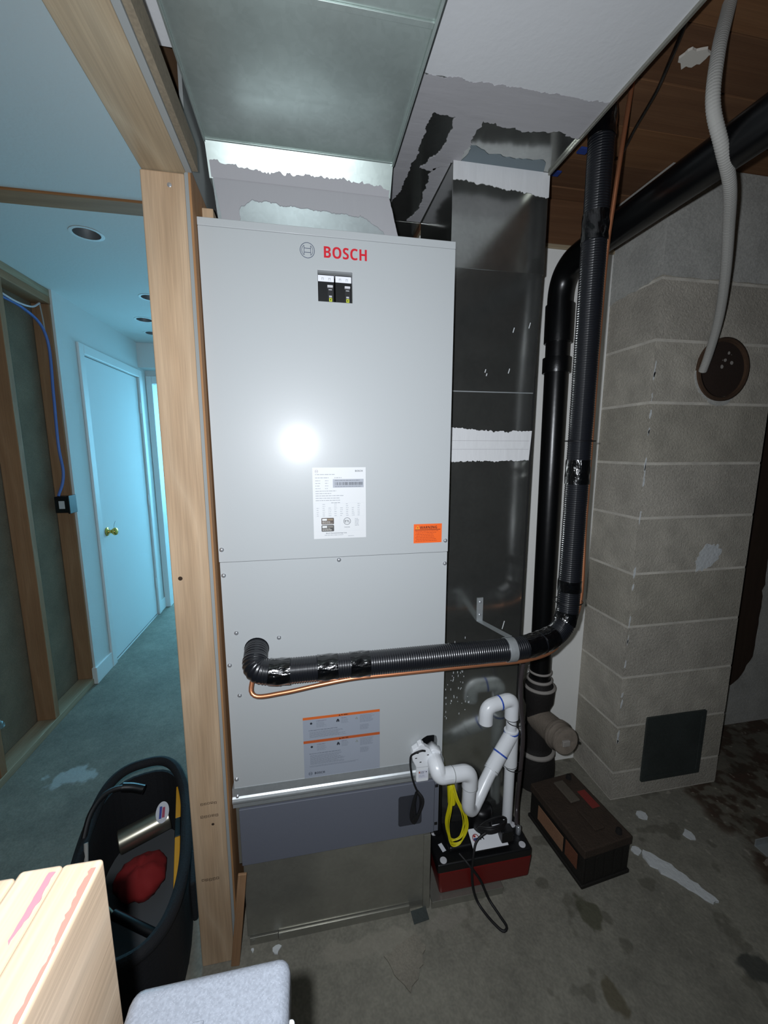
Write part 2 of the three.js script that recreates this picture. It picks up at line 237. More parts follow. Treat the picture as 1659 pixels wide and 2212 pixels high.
{ const d = struct('door_1', null, null, 'plain white hallway door with a brass knob', 'door');
  part(d, 'door_slab', box(WX - 0.045, WX - 0.006, 0.012, dTop, dz1, dz0, 0.002), M.doorWhite);
  const cz = (z0, z1, y0, y1) => box(WX + 0.0005, WX + 0.016, y0, y1, z0, z1, 0.004);
  part(d, 'casing', cz(dz0 + 0.006, dz0 + 0.066, 0, dTop + 0.066), M.trimWhite); part(d, 'casing', cz(dz1 - 0.066, dz1 - 0.006, 0, dTop + 0.066), M.trimWhite); part(d, 'casing', cz(dz1 - 0.006, dz0 + 0.006, dTop + 0.006, dTop + 0.066), M.trimWhite);
  const kz = -1.99, ky = 0.925, k = part(d, 'knob', turned([WX - 0.006, ky, kz], [1, 0, 0], [[0, 0], [0, 0.03], [0.006, 0.029], [0.01, 0.014], [0.03, 0.011], [0.038, 0.02], [0.05, 0.027], [0.062, 0.024], [0.068, 0.01], [0.069, 0]], 28), M.brass, 'round polished brass knob');
  for (const y of [1.83, 1.05, 0.3]) part(d, 'hinge', rod([WX + 0.006, y - 0.045, dz1 - 0.003], [WX + 0.006, y + 0.045, dz1 - 0.003], 0.006, 10), M.trimWhite);
  part(d, 'ring_mark', (() => { const g = new THREE.TorusGeometry(0.05, 0.0012, 6, 24, 2.6); g.rotateY(Math.PI / 2); g.rotateX(2.0); g.translate(WX - 0.0055, ky + 0.005, kz - 0.16); return g; })(), M.gyp);
}
// hallway end: soffit, end wall with a cased opening, and the bright room behind
struct('wall_end', box(-1.25, -0.02, 2.165, 2.364, -2.95, -2.8), M.drywallHall, 'drywall soffit across the end of the hallway', 'wall');
struct('wall_end', slab([[-1.25, 0], [-1.092, 0], [-1.092, 2.06], [-0.2, 2.06], [-0.2, 0], [0.05, 0], [0.05, 2.37], [-1.25, 2.37]], 0.1, { o: [0, 0, -3.05] }), M.drywallHall, 'end wall of the hallway with an open doorway', 'wall');
{ const c = struct('trim_2', null, null, 'white casing of the open doorway at the hallway end', 'trim');
  part(c, 'casing', box(-1.134, -1.087, 0, 2.12, -2.949, -2.933, 0.004), M.trimWhite); part(c, 'casing', box(-0.205, -0.14, 0, 2.12, -2.949, -2.933, 0.004), M.trimWhite); part(c, 'casing', box(-1.0865, -0.206, 2.055, 2.12, -2.949, -2.933, 0.004), M.trimWhite);
  part(c, 'jamb', box(-1.0945, -1.0845, 0, 2.055, -3.055, -2.934, 0.002), M.trimWhite); part(c, 'jamb', box(-0.209, -0.197, 0, 2.055, -3.055, -2.934, 0.002), M.trimWhite); }
struct('wall_end', slab([[-2.2, 0], [0.4, 0], [0.4, 2.37], [-2.2, 2.37]], 0.1, { holes: [[[-2.0, 0.8], [-0.2, 0.8], [-0.2, 2.16], [-2.0, 2.16]]], o: [0, 0, -4.7] }), M.trimWhite, 'white window wall of the bright room beyond the hallway', 'wall');
struct('wall_end', box(-2.32, -2.2, 0, 2.37, -4.7, -2.95), M.trimWhite, 'white side wall of the bright room beyond the hallway', 'wall');
struct('wall_end', box(0.3, 0.42, 0, 2.37, -4.6, -3.05), M.trimWhite, 'white side wall opposite the far vanity', 'wall');
struct('wall_end', box(-2.2, -1.251, 0, 2.37, -3.05, -2.95), M.trimWhite, 'white front wall of the bright room beyond the hallway', 'wall');
struct('ceiling', box(-2.2, 0.4, 2.37, 2.4, -4.7, -3.05), M.trimWhite, 'white ceiling of the bright room beyond the hallway', 'ceiling');
{ const w = struct('window_1', null, null, 'bright window of the room beyond the hallway', 'window');
  part(w, 'frame', slab([[-2.0, 0.8], [-0.2, 0.8], [-0.2, 2.16], [-2.0, 2.16]], 0.06, { holes: [rrect(-1.95, -0.25, 0.85, 2.11, 0.003)], o: [0, 0, -4.69] }), M.trimWhite); part(w, 'pane', box(-1.95, -0.25, 0.85, 2.11, -4.665, -4.66), M.glass); }
{ const t = thing('vanity_cabinet', 'small dark vanity in the bright room beyond the far doorway', 'vanity', [-1.51, 0, -4.2]);
  part(t, 'cabinet', box(-1.72, -1.3, 0.35, 0.8, -4.4, -4.0, 0.004), M.blackPlastic); part(t, 'basin', box(-1.73, -1.28, 0.8, 0.86, -4.42, -3.98, 0.012), M.pvc); part(t, 'leg', box(-1.7, -1.66, 0, 0.35, -4.38, -4.34), M.blackPlastic); part(t, 'leg', box(-1.36, -1.32, 0, 0.35, -4.06, -4.02), M.blackPlastic); }
// walls round the furnace space
struct('wall_back', box(0.662, 1.474, 0, 2.27, -0.62, -0.5), M.wallPale, 'pale wall behind the ducts and black drain pipe', 'wall');
struct('trim_3', box(0.662, 1.474, 2.271, 2.287, -0.6, -0.494, 0.003, 'x'), M.studPale, 'pale wooden cap along the top of the wall behind the drain pipe', 'plate');
struct('trim_4', box(0.662, 1.474, 2.288, 2.449, -0.6, -0.502, 0.003, 'x'), M.plank[2], 'brown rim joist above the pale wall', 'joist');
struct('wall_back', box(-0.02, 2.1, 0, 2.449, -0.95, -0.83), M.dim, 'dark rear wall behind the cabinet and chimney', 'wall');
struct('wall_back', box(2.1, 3.3, 0, 2.45, -0.95, -0.56), M.parge, 'grey parged wall to the right of the chimney', 'wall');
struct('wall_right', box(3.2, 3.3, 0, 2.45, -0.56, 3.5), M.dim, 'dark basement wall on the right', 'wall');
struct('wall_front', box(-1.6, 3.3, 0, 2.45, 3.4, 3.5), M.dim, 'dark basement wall behind the photographer', 'wall');
struct('wall_partition', cat(box(-0.112, -0.1, 0, 2.364, -2.95, -0.06), box(-0.1, -0.02, 0, 2.364, -2.95, -0.83)), M.drywallHall, 'partition wall between the hallway and the furnace space', 'wall');

// ---------- framing beside the air handler ----------
{ // the wooden post, leaning a hair
  const t = thing('stud_post', 'tall pale wooden stud post left of the grey cabinet', 'post', [-0.063, 0, 0.012]);
  const g = box(-0.108, -0.019, 0, 2.088, -0.008, 0.032, 0.003); const p = g.attributes.position; for (let i = 0; i < p.count; i++) p.setX(i, p.getX(i) + 0.004 * (p.getY(i) - 0.6)); g.computeVertexNormals();
  part(t, 'lumber', g, M.stud);
  const px = (x, y) => x + 0.004 * (y - 0.6);
  part(t, 'nail', turned([px(-0.05, 2.06), 2.062, 0.0315], [0, 0, 1], [[0, 0], [0, 0.005], [0.0015, 0.0045], [0.002, 0]], 14), M.screw, 'bright nail head');
  part(t, 'knot', turned([px(-0.088, 1.18), 1.179, 0.0318], [0, 0, 1], [[0, 0], [0, 0.0055], [0.0006, 0.005], [0.0007, 0]], 14), M.rotten); part(t, 'knot', turned([px(-0.052, 0.475), 0.47, 0.0318], [0, 0, 1], [[0, 0], [0, 0.004], [0.0006, 0.0035], [0.0007, 0]], 14), M.rotten);
  const stamp = (n, seed) => S({ roughness: 0.8, transparent: true, map: canvasTex(256, 96, (c, w, h) => { c.clearRect(0, 0, w, h); const R = rng(seed); c.strokeStyle = 'rgba(60,45,35,0.75)'; c.lineWidth = 6; for (let i = 0; i < n; i++) { const x = 16 + i * (w - 32) / n; c.strokeRect(x, 24 + R() * 8, (w - 60) / n * 0.7, 40 - R() * 14); if (R() > 0.4) { c.beginPath(); c.moveTo(x, 46); c.lineTo(x + 18, 40 + R() * 12); c.stroke(); } } }) });
  for (const [x, y, w, h, n, s] of [[-0.058, 0.537, 0.05, 0.016, 5, 3], [-0.058, 0.497, 0.055, 0.018, 5, 7], [-0.068, 0.294, 0.055, 0.02, 5, 9]]) { const g2 = new THREE.PlaneGeometry(w, h); g2.translate(x, y, 0.0326); part(t, 'ink_stamp', g2, stamp(n, s)); }
}
single('top_plate', box(-0.1, -0.01, 2.089, 2.127, -0.05, 2.2, 0.003, 'z'), M.studPale, 'wooden top plate running overhead from the stud post towards the viewer', 'lumber');
single('header_board', box(-0.099, -0.03, 2.1275, 2.364, -0.05, 2.2, 0.002, 'z'), M.studBrown, 'wooden header above the overhead top plate', 'lumber');
{ const L = (h) => [[0.6, 0], [-0.031, 0], [-0.031, h], [0.6, h]];
  const shear = (g, k) => { const p = g.attributes.position; for (let i = 0; i < p.count; i++) p.setX(i, p.getX(i) + k * (p.getY(i) - 0.6)); g.computeVertexNormals(); return g; };
  single('drywall_board', shear(slab(L(2.36), 0.0075, { o: [-0.0185, 0, 0], ...EAST }), 0.0038), M.gyp, 'grey drywall edge on the right side of the stud post', 'board');
  single('plywood_board', shear(slab(L(2.1), 0.005, { o: [-0.0108, 0, 0], ...EAST }), 0.0038), M.ply, 'thin plywood sheet between the drywall edge and the grey cabinet', 'board');
  single('edge_board', box(-0.0095, 0.0035, 2.0895, 2.14, 0.033, 2.2, 0.001, 'z'), M.gyp, 'grey drywall strip along the side of the overhead top plate', 'board');
  single('edge_board', box(0.004, 0.0165, 2.0925, 2.14, 0.033, 2.2, 0.001, 'z'), M.panelBack, 'brown board edge beside the grey strip of the top plate', 'board'); }
single('wood_blocking', box(0.0, 0.026, 2.0225, 2.07, -0.145, -0.06, 0.002, 'y'), M.stud, 'small wood block on the cabinet top beside the duct collar', 'block');
single('drywall_strip', box(-0.028, 0.003, 2.252, 2.264, 0.12, 2.0), M.whitePaint, 'white strip in the gap between the header and the overhead duct', 'strip');
single('wood_scrap', (() => { const g = box(-0.012, 0.012, 0, 0.29, -0.004, 0.004, 0.002); g.rotateX(-0.06); g.rotateZ(-0.11); g.translate(-0.016, 0.002, 0.046); return g; })(), M.studBrown, 'thin wood scrap leaning at the foot of the stud post', 'scrap');

// ---------- air handler ----------
const CW = 0.622, yTop = 2.021, ySeam = 1.206, yStrip = 0.535;
const unit = thing('air_handler', 'tall light grey air handler cabinet with red lettering', 'air handler', [CW / 2, 0.48, 0]);
part(unit, 'cabinet_body', box(0.001, CW - 0.001, 0.49, yTop - 0.002, -0.55, -0.056, 0.003), M.body);
part(unit, 'top_rail', box(0, CW, 2.0035, yTop, -0.055, 0, 0.0015), M.panel);
const win = rrect(0.2695, 0.3555, 1.856, 1.929, 0.001, 2);
part(unit, 'upper_panel', slab(rrect(0.0015, CW - 0.0015, ySeam + 0.0012, 2.002, 0.001, 2), 0.0545, { holes: [win], bevel: 0.0008, o: [0, 0, -0.0553] }), M.panel);
const drainHole = [[0.521, 0.585], [0.533, 0.6], [0.558, 0.623], [0.57, 0.629], [0.59, 0.629], [0.6, 0.624], [0.604, 0.61], [0.603, 0.536], [0.598, 0.531], [0.527, 0.531], [0.521, 0.538]];
part(unit, 'lower_panel', slab(rrect(0.003, CW - 0.003, yStrip - 0.006, ySeam - 0.0012, 0.001, 2), 0.0545, { holes: [drainHole, circle(0.083, 0.959, 0.0335, 28)], bevel: 0.0008, o: [0, 0, -0.0553] }), M.panel);
part(unit, 'drain_pan_end', box(0.51, 0.612, 0.52, 0.64, -0.054, -0.03), M.blackPlastic, 'black drain pan behind the cutout');
{ // galvanised base rail with its rolled edge
  const prof = [[-0.06, yStrip + 0.008], [0.0015, yStrip + 0.008], [0.003, yStrip - 0.004], [0.004, yStrip - 0.016], [0.008, yStrip - 0.02], [0.011, yStrip - 0.026], [0.0115, yStrip - 0.03], [0.009, yStrip - 0.036], [0.005, yStrip - 0.0375], [0.005, yStrip - 0.051], [-0.06, yStrip - 0.051]].map(([z, y]) => [z, y]);
  const g = new THREE.ExtrudeGeometry(shape(prof), { depth: CW + 0.006, bevelEnabled: false }); part(unit, 'base_rail', muv(basis(g, [-0.003, 0, 0], [0, 0, 1], [0, 1, 0], [-1, 0, 0]).translate(CW + 0.006, 0, 0)), M.galvShiny, 'shiny galvanised base rail'); }
// breakers behind the small window
{ const bk = part(unit, 'breaker_recess', box(0.262, 0.363, 1.848, 1.937, -0.0545, -0.046), M.blackMatt);
  for (const [i, x0] of [[0, 0.2705], [1, 0.3135]].map((a) => a)) {
    const b = part(unit, 'circuit_breaker', box(x0, x0 + 0.0405, 1.853, 1.925, -0.046, -0.016, 0.0015), M.blackPlastic, 'black circuit breaker in the cabinet window');
    part(b, 'white_label', box(x0 + 0.0005, x0 + 0.04, 1.908, 1.9225, -0.016, -0.0145, 0.0006), S({ roughness: 0.6, color: '#e9ebf2' }));
    for (const dx of [0.0095, 0.0265]) part(b, 'slot_mark', cat(box(x0 + dx, x0 + dx + 0.0008, 1.911, 1.9165, -0.0145, -0.0142), box(x0 + dx + 0.004, x0 + dx + 0.0048, 1.911, 1.9165, -0.0145, -0.0142), box(x0 + dx, x0 + dx + 0.0048, 1.9158, 1.9166, -0.0145, -0.0142)), M.gyp);
    part(b, 'toggle', box(x0 + 0.023, x0 + 0.037, 1.894, 1.899, -0.0165, -0.009, 0.001), M.knob, 'pale grey toggle');
    const face = new THREE.PlaneGeometry(0.013, 0.034); face.translate(x0 + 0.031, 1.875, -0.0155);
    part(b, 'rating_mark', face, S({ roughness: 0.6, map: canvasTex(96, 256, (c, w, h) => { c.fillStyle = '#17181a'; c.fillRect(0, 0, w, h); c.fillStyle = '#c9ccd0'; c.fillRect(14, 8, 62, 12); c.fillRect(20, 118, 52, 16); c.fillRect(20, 140, 54, 9); c.fillStyle = '#b9c22c'; c.fillRect(20, 160, 56, 62); c.fillStyle = '#20240c'; c.fillRect(38, 178, 20, 24); }) }));
  } }
const screwG = turned([0, 0, 0], [0, 0, 1], [[0, 0], [0, 0.0058], [0.0012, 0.0058], [0.0013, 0.0044], [0.0034, 0.004], [0.0042, 0.002], [0.0043, 0]], 14);
for (const [x, y] of [[0.009, 1.24], [0.01, 1.171], [0.033, 1.01], [0.143, 0.987], [0.011, 0.919], [0.032, 0.828], [0.142, 0.847], [0.31, 1.198], [0.613, 1.239], [0.613, 1.172], [0.612, 0.565], [0.0105, 0.571], [0.0105, 0.519]]) { const s = shadow(new THREE.Mesh(screwG, M.screw)); s.name = 'screw'; s.position.set(x - CW / 2, y - 0.48, y < 0.53 ? 0.003 : -0.0004); unit.add(s); }
// emblem and lettering
{ const ink = S({ color: '#33405a', roughness: 0.6 }), o = [];
  const bar = (x0, x1, y0, y1) => o.push(box(0.2468 + x0, 0.2468 + x1, 1.9695 + y0, 1.9695 + y1, 0, 0.0004));
  const ring = (r0, r1, a0 = 0, a1 = Math.PI * 2) => { const g = new THREE.RingGeometry(r0, r1, 40, 1, a0, a1 - a0); g.translate(0.2468, 1.9695, 0.0004); o.push(g); };
  ring(0.0163, 0.0176); ring(0.0127, 0.0137, -0.93, 0.93); ring(0.0127, 0.0137, Math.PI - 0.93, Math.PI + 0.93);
  bar(-0.0083, -0.0072, -0.0105, 0.0105); bar(0.0072, 0.0083, -0.0105, 0.0105); bar(-0.0075, 0.0075, 0.004, 0.0051); bar(-0.0075, 0.0075, -0.0051, -0.004);
  part(unit, 'emblem', cat(o), ink, 'dark blue round armature emblem');
  const font = await new FontLoader().loadAsync('fonts/droid/droid_sans_bold.typeface.json');
  const g = new TextGeometry('BOSCH', { font, size: 1, depth: 0.01, curveSegments: 8, bevelEnabled: false }); g.computeBoundingBox(); const b = g.boundingBox;
  g.translate(-b.min.x, -b.min.y, 0); g.scale(0.1052 / (b.max.x - b.min.x), 0.0262 / (b.max.y - b.min.y), 0.03); g.translate(0.2862, 1.9563, 0);
  part(unit, 'lettering', g, S({ color: '#c81428', roughness: 0.5 }), 'red brand lettering'); }
const bars = (c, x, y, w, lh, n, col, seed) => { const R = rng(seed); c.fillStyle = col; for (let i = 0; i < n; i++) { let q = x; const end = x + w * (0.72 + 0.28 * R()); while (q < end) { const l = lh * (0.8 + 2.4 * R()); c.fillRect(q, y + i * lh, Math.min(l, end - q), lh * 0.45); q += l + lh * 0.4; } } };
const emblem2 = (c, x, y, r, col) => { c.strokeStyle = col; c.lineWidth = r * 0.13; c.beginPath(); c.arc(x, y, r, 0, 7); c.stroke(); for (const s of [-1, 1]) { c.beginPath(); c.moveTo(x + s * r * 0.42, y - r * 0.62); c.lineTo(x + s * r * 0.42, y + r * 0.62); c.moveTo(x - r * 0.42, y + s * r * 0.25); c.lineTo(x + r * 0.42, y + s * r * 0.25); c.stroke(); c.beginPath(); c.arc(x, y, r * 0.74, s > 0 ? -0.95 : Math.PI - 0.95, s > 0 ? 0.95 : Math.PI + 0.95); c.stroke(); } };
const decal = (parent, name, x0, x1, y0, y1, z, t, rough, label) => { const g = new THREE.PlaneGeometry(x1 - x0, y1 - y0); g.translate((x0 + x1) / 2, (y0 + y1) / 2, z); return part(parent, name, g, P({ map: t, roughness: rough }), label); };
decal(unit, 'rating_plate', 0.2445, 0.385, 1.2585, 1.449, 0.0006, canvasTex(740, 1000, (c, w, h) => {
  c.fillStyle = '#d3d5d6'; c.fillRect(0, 0, w, h); emblem2(c, 56, 52, 22, '#9d9698'); c.fillStyle = '#4c5056'; c.font = 'bold 34px sans-serif'; c.textAlign = 'right'; c.fillText('BOSCH', 700, 62); c.textAlign = 'left';
  const g = '#8b9097'; bars(c, 36, 92, 300, 18, 1, g, 1); bars(c, 36, 138, 200, 18, 1, g, 2); bars(c, 300, 138, 110, 18, 1, g, 3);
  for (let i = 0; i < 4; i++) { bars(c, 36, 178 + i * 36, 80, 16, 1, g, 10 + i); bars(c, 170, 178 + i * 36, 50, 16, 1, g, 20 + i); }
  for (let i = 0; i < 6; i++) bars(c, i === 5 ? 250 : 36, 322 + i * 33, [300, 240, 470, 380, 380, 170][i], 17, 1, g, 30 + i);
  c.fillStyle = '#9ea3ac'; c.fillRect(278, 162, 432, 118); bars(c, 306, 176, 390, 16, 1, '#5d626a', 40); bars(c, 306, 262, 390, 14, 1, '#5d626a', 41);
  { const R = rng(9); let x = 308; while (x < 690) { const bw = 2 + R() * 8; c.fillStyle = '#3d424a'; c.fillRect(x, 204, bw, 42); x += bw + 2 + R() * 9; } }
  for (let r = 0; r < 7; r++) for (let k = 0; k < 8; k++) if (r > 1 || k % 2) bars(c, 46 + k * 82, 508 + r * 27, 40, 14, 1, '#979ca3', 60 + r * 9 + k);
  c.strokeStyle = '#c3c7cc'; c.lineWidth = 2; c.strokeRect(28, 496, 690, 190); c.beginPath(); c.moveTo(370, 690); c.lineTo(370, 890); c.moveTo(30, 895); c.lineTo(715, 895); c.stroke();
  for (const [y, a, b] of [[704, '#4b403a', '#8d7a60'], [806, '#3d3c3b', '#7d7972']]) { c.fillStyle = a; c.beginPath(); c.roundRect(108, y, 176, 92, 12); c.fill(); c.fillStyle = '#dfe1e3'; c.fillRect(120, y + 12, 66, 26); c.fillStyle = b; c.fillRect(194, y + 14, 76, 22); bars(c, 120, y + 50, 150, 12, 3, '#c9c5bd', y); }
  c.strokeStyle = '#4a4e54'; c.lineWidth = 6; c.beginPath(); c.arc(470, 758, 48, 0, 7); c.stroke(); c.fillStyle = '#4a4e54'; c.font = 'bold 46px sans-serif'; c.textAlign = 'center'; c.fillText('ETL', 470, 775); c.font = '22px sans-serif'; c.fillText('Intertek', 470, 850); c.textAlign = 'left';
  for (let i = 0; i < 6; i++) bars(c, 580, 722 + i * 19, 66, 13, 1, g, 90 + i);
  c.fillStyle = '#5b6068'; c.font = 'bold 20px sans-serif'; c.fillText('Bosch Thermotechnology Corp.', 168, 930); bars(c, 150, 948, 330, 14, 1, g, 99); bars(c, 480, 968, 100, 13, 1, g, 98);
}), 0.5, 'white rating plate with barcode and certification marks');
decal(unit, 'warning_label', 0.5195, 0.6015, 1.235, 1.2895, 0.0006, canvasTex(660, 440, (c, w, h) => {
  c.fillStyle = '#f0641c'; c.fillRect(0, 0, w, h); c.fillStyle = '#3a1408'; c.font = 'bold 84px sans-serif'; c.fillText('WARNING', 142, 112, 480); c.fillRect(26, 128, 600, 12);
  c.strokeStyle = '#d9b41c'; c.lineWidth = 8; c.beginPath(); c.moveTo(92, 40); c.lineTo(130, 110); c.lineTo(54, 110); c.closePath(); c.stroke(); c.fillRect(88, 62, 8, 26); c.fillRect(88, 94, 8, 8);
  for (let i = 0; i < 7; i++) bars(c, 40 + (i % 2) * 20, 162 + i * 37, 590 - (i % 2) * 50, 22, 1, '#a03410', 5 + i);
}), 0.5, 'orange warning label');
decal(unit, 'safety_label', 0.199, 0.4225, 0.5405, 0.7375, 0.0006, canvasTex(1000, 880, (c, w, h) => {
  c.fillStyle = '#9aa1ad'; c.fillRect(0, 0, w, h); c.fillStyle = '#d2672c'; c.fillRect(0, 0, w, 36); c.fillStyle = '#b9592c'; c.fillRect(0, 332, w, 38);
  for (const [y, s] of [[0, 1], [334, 2]]) {
    c.fillStyle = '#5a2a14'; c.beginPath(); c.moveTo(470, y + 8); c.lineTo(484, y + 30); c.lineTo(456, y + 30); c.fill(); bars(c, 490, y + 12, 110, 26, 1, '#5a2a14', s);
    c.fillStyle = '#2a2e36'; c.beginPath(); c.arc(104, y + 92, 15, 0, 7); c.fill(); c.beginPath(); c.moveTo(428, y + 112); c.quadraticCurveTo(424, y + 84, 446, y + 66); c.quadraticCurveTo(472, y + 84, 464, y + 112); c.lineTo(452, y + 112); c.lineTo(446, y + 92); c.lineTo(440, y + 112); c.fill();
    c.strokeStyle = '#777c62'; c.lineWidth = 4; c.beginPath(); c.moveTo(692, y + 74); c.lineTo(706, y + 100); c.lineTo(678, y + 100); c.closePath(); c.stroke();
    bars(c, 170, y + 62, 150, 13, 1, '#6a6070', s + 5); bars(c, 170, y + 82, 130, 11, 7, '#848b96', s + 6); bars(c, 490, y + 58, 90, 13, 1, '#6a6070', s + 7); bars(c, 490, y + 76, 100, 11, 6, '#848b96', s + 8); bars(c, 736, y + 52, 200, 11, 10, '#7d8490', s + 9); bars(c, 736, y + 190, 130, 11, 7, '#7d8490', s + 10);
    bars(c, 70, y + 188, 460, 15, 1, '#5d646f', s + 11); bars(c, 80, y + 212, 480, 13, s === 1 ? 7 : 11, '#7d848f', s + 12);
  }
  bars(c, 70, 700, 760, 13, 2, '#7d848f', 77);
  emblem2(c, 78, 812, 24, '#4a525e'); c.fillStyle = '#2c323c'; c.font = 'bold 42px sans-serif'; c.fillText('BOSCH', 128, 828);
}), 0.55, 'grey safety label with orange bands');

// ---------- filter door and return plenum under the cabinet ----------
{ const t = thing('filter_rack', 'dark grey filter door panel under the cabinet base rail', 'filter rack', [CW / 2, 0.284, 0]);
  part(t, 'housing', box(0.002, 0.612, 0.287, 0.482, -0.5, -0.004, 0.002), M.galvDull);
  part(t, 'door_panel', box(0.012, 0.596, 0.288, 0.476, -0.003, 0.006, 0.002), M.filterDoor);
  part(t, 'end_flange', box(0.597, 0.611, 0.289, 0.474, -0.003, 0.004, 0.001), M.filterDoor); part(t, 'latch_slot', box(0.598, 0.608, 0.448, 0.458, 0.004, 0.0048), M.blackMatt); part(t, 'latch_slot', box(0.598, 0.608, 0.312, 0.322, 0.004, 0.0048), M.blackMatt);
  part(t, 'dark_sticker', slab(rrect(0.48, 0.555, 0.33, 0.436, 0.008), 0.0004, { o: [0, 0, 0.0062] }), S({ color: '#34363d', roughness: 0.5 })); }
{ const t = thing('return_plenum', 'dusty galvanised return box standing on the floor under the cabinet', 'duct box', [0.3, 0, -0.25]);
  part(t, 'sheet_metal_box', box(0.014, 0.58, 0.03, 0.284, -0.5, 0, 0.0015), M.galvDull);
  part(t, 'corner_flange', box(0.565, 0.587, 0.002, 0.282, -0.003, 0.006, 0.001), M.galvDull);
  part(t, 'floor_rail', box(0.105, 0.52, 0.0, 0.027, -0.003, 0.007, 0.001), M.galvDull); part(t, 'floor_rail', box(0.02, 0.104, 0.0, 0.026, -0.003, 0.004, 0.001), M.galvDull);
  part(t, 'bent_tab', (() => { const g = box(-0.026, 0.026, 0, 0.0015, 0, 0.034, 0.0004); g.rotateX(0.25); g.rotateY(0.1); g.translate(0.548, 0.0095, 0.008); return g; })(), M.ironDoor);
  part(t, 'base', box(0.02, 0.575, 0, 0.03, -0.49, -0.004), M.galvDull); }

// ---------- supply duct above the cabinet ----------
{ const t = thing('supply_duct', 'galvanised supply duct rising from the cabinet and running overhead', 'duct', [0.25, 2.022, -0.2]);
  const pr = [[-0.52, 2.186], [-0.15, 2.186], [-0.11, 2.25], [2.3, 2.25], [2.3, 2.445], [-0.52, 2.445]];
  const g = new THREE.ExtrudeGeometry(shape(pr), { depth: 0.474, bevelEnabled: false }); part(t, 'duct_body', muv(basis(g, [0.48, 0, 0], [0, 0, 1], [0, 1, 0], [-1, 0, 0]), 'x'), M.galv);
  const c = new THREE.BufferGeometry(); const q = [[0.028, 2.022, -0.52], [0.522, 2.022, -0.52], [0.522, 2.022, -0.15], [0.028, 2.022, -0.15], [0.012, 2.186, -0.5], [0.474, 2.186, -0.5], [0.474, 2.186, -0.15], [0.012, 2.186, -0.15]], f = [[3, 2, 6, 7], [2, 1, 5, 6], [0, 3, 7, 4], [1, 0, 4, 5]], ps = []; for (const [a, b, d, e] of f) for (const k of [a, b, d, a, d, e]) ps.push(...q[k]); c.setAttribute('position', new THREE.Float32BufferAttribute(ps, 3)); c.computeVertexNormals(); part(t, 'collar', muv(c, 'x'), M.galvShiny);
  part(t, 'cross_seam', box(0.008, 0.478, 2.2465, 2.2502, 0.25, 0.262, 0.001, 'x'), M.galv); part(t, 'cross_seam', box(0.008, 0.478, 2.2475, 2.2502, -0.1115, -0.106, 0.001, 'x'), M.galv);
  part(t, 'edge_lip', box(0.476, 0.482, 2.241, 2.2505, -0.11, 2.3, 0.001, 'z'), M.galv); part(t, 'edge_lip', box(0.004, 0.009, 2.243, 2.2505, -0.11, 2.3, 0.001, 'z'), M.galv);
  // grey duct sealant brushed over the joint: a band, and tongues down both corners
  const band = ragged([[0.01, 2.215, 0.5], [0.03, 2.1, 0], [0.026, 2.03, 0], [0.075, 2.03, 0.6], [0.078, 2.126, 0.6], [0.11, 2.146, 0.6], [0.24, 2.138, 1], [0.4, 2.134, 1], [0.46, 2.1, 0.6], [0.492, 2.03, 0], [0.521, 2.03, 0.2], [0.5, 2.1, 0], [0.476, 2.19, 0.2], [0.472, 2.196, 1]].reverse().map((p) => p), 0.006, 0.004, 4);
  part(t, 'sealant', slab(band, 0.0014, { o: [0, 0, -0.1495] }), M.mastic, 'grey brushed duct sealant');
  const up = ragged([[0.011, 2.188, 0], [0.475, 2.188, 0], [0.476, 2.205, 1], [0.3, 2.212, 1], [0.15, 2.208, 1], [0.011, 2.216, 0]], 0.006, 0.004, 14);
  part(t, 'sealant', slab(up.map(([x, y]) => [x, (y - 2.186) / 0.0640 * 0.0755]), 0.0022, { o: [0, 2.186, -0.1495], ex: [1, 0, 0], ey: [0, 0.848, 0.53], ez: [0, -0.53, 0.848] }), M.mastic);
}
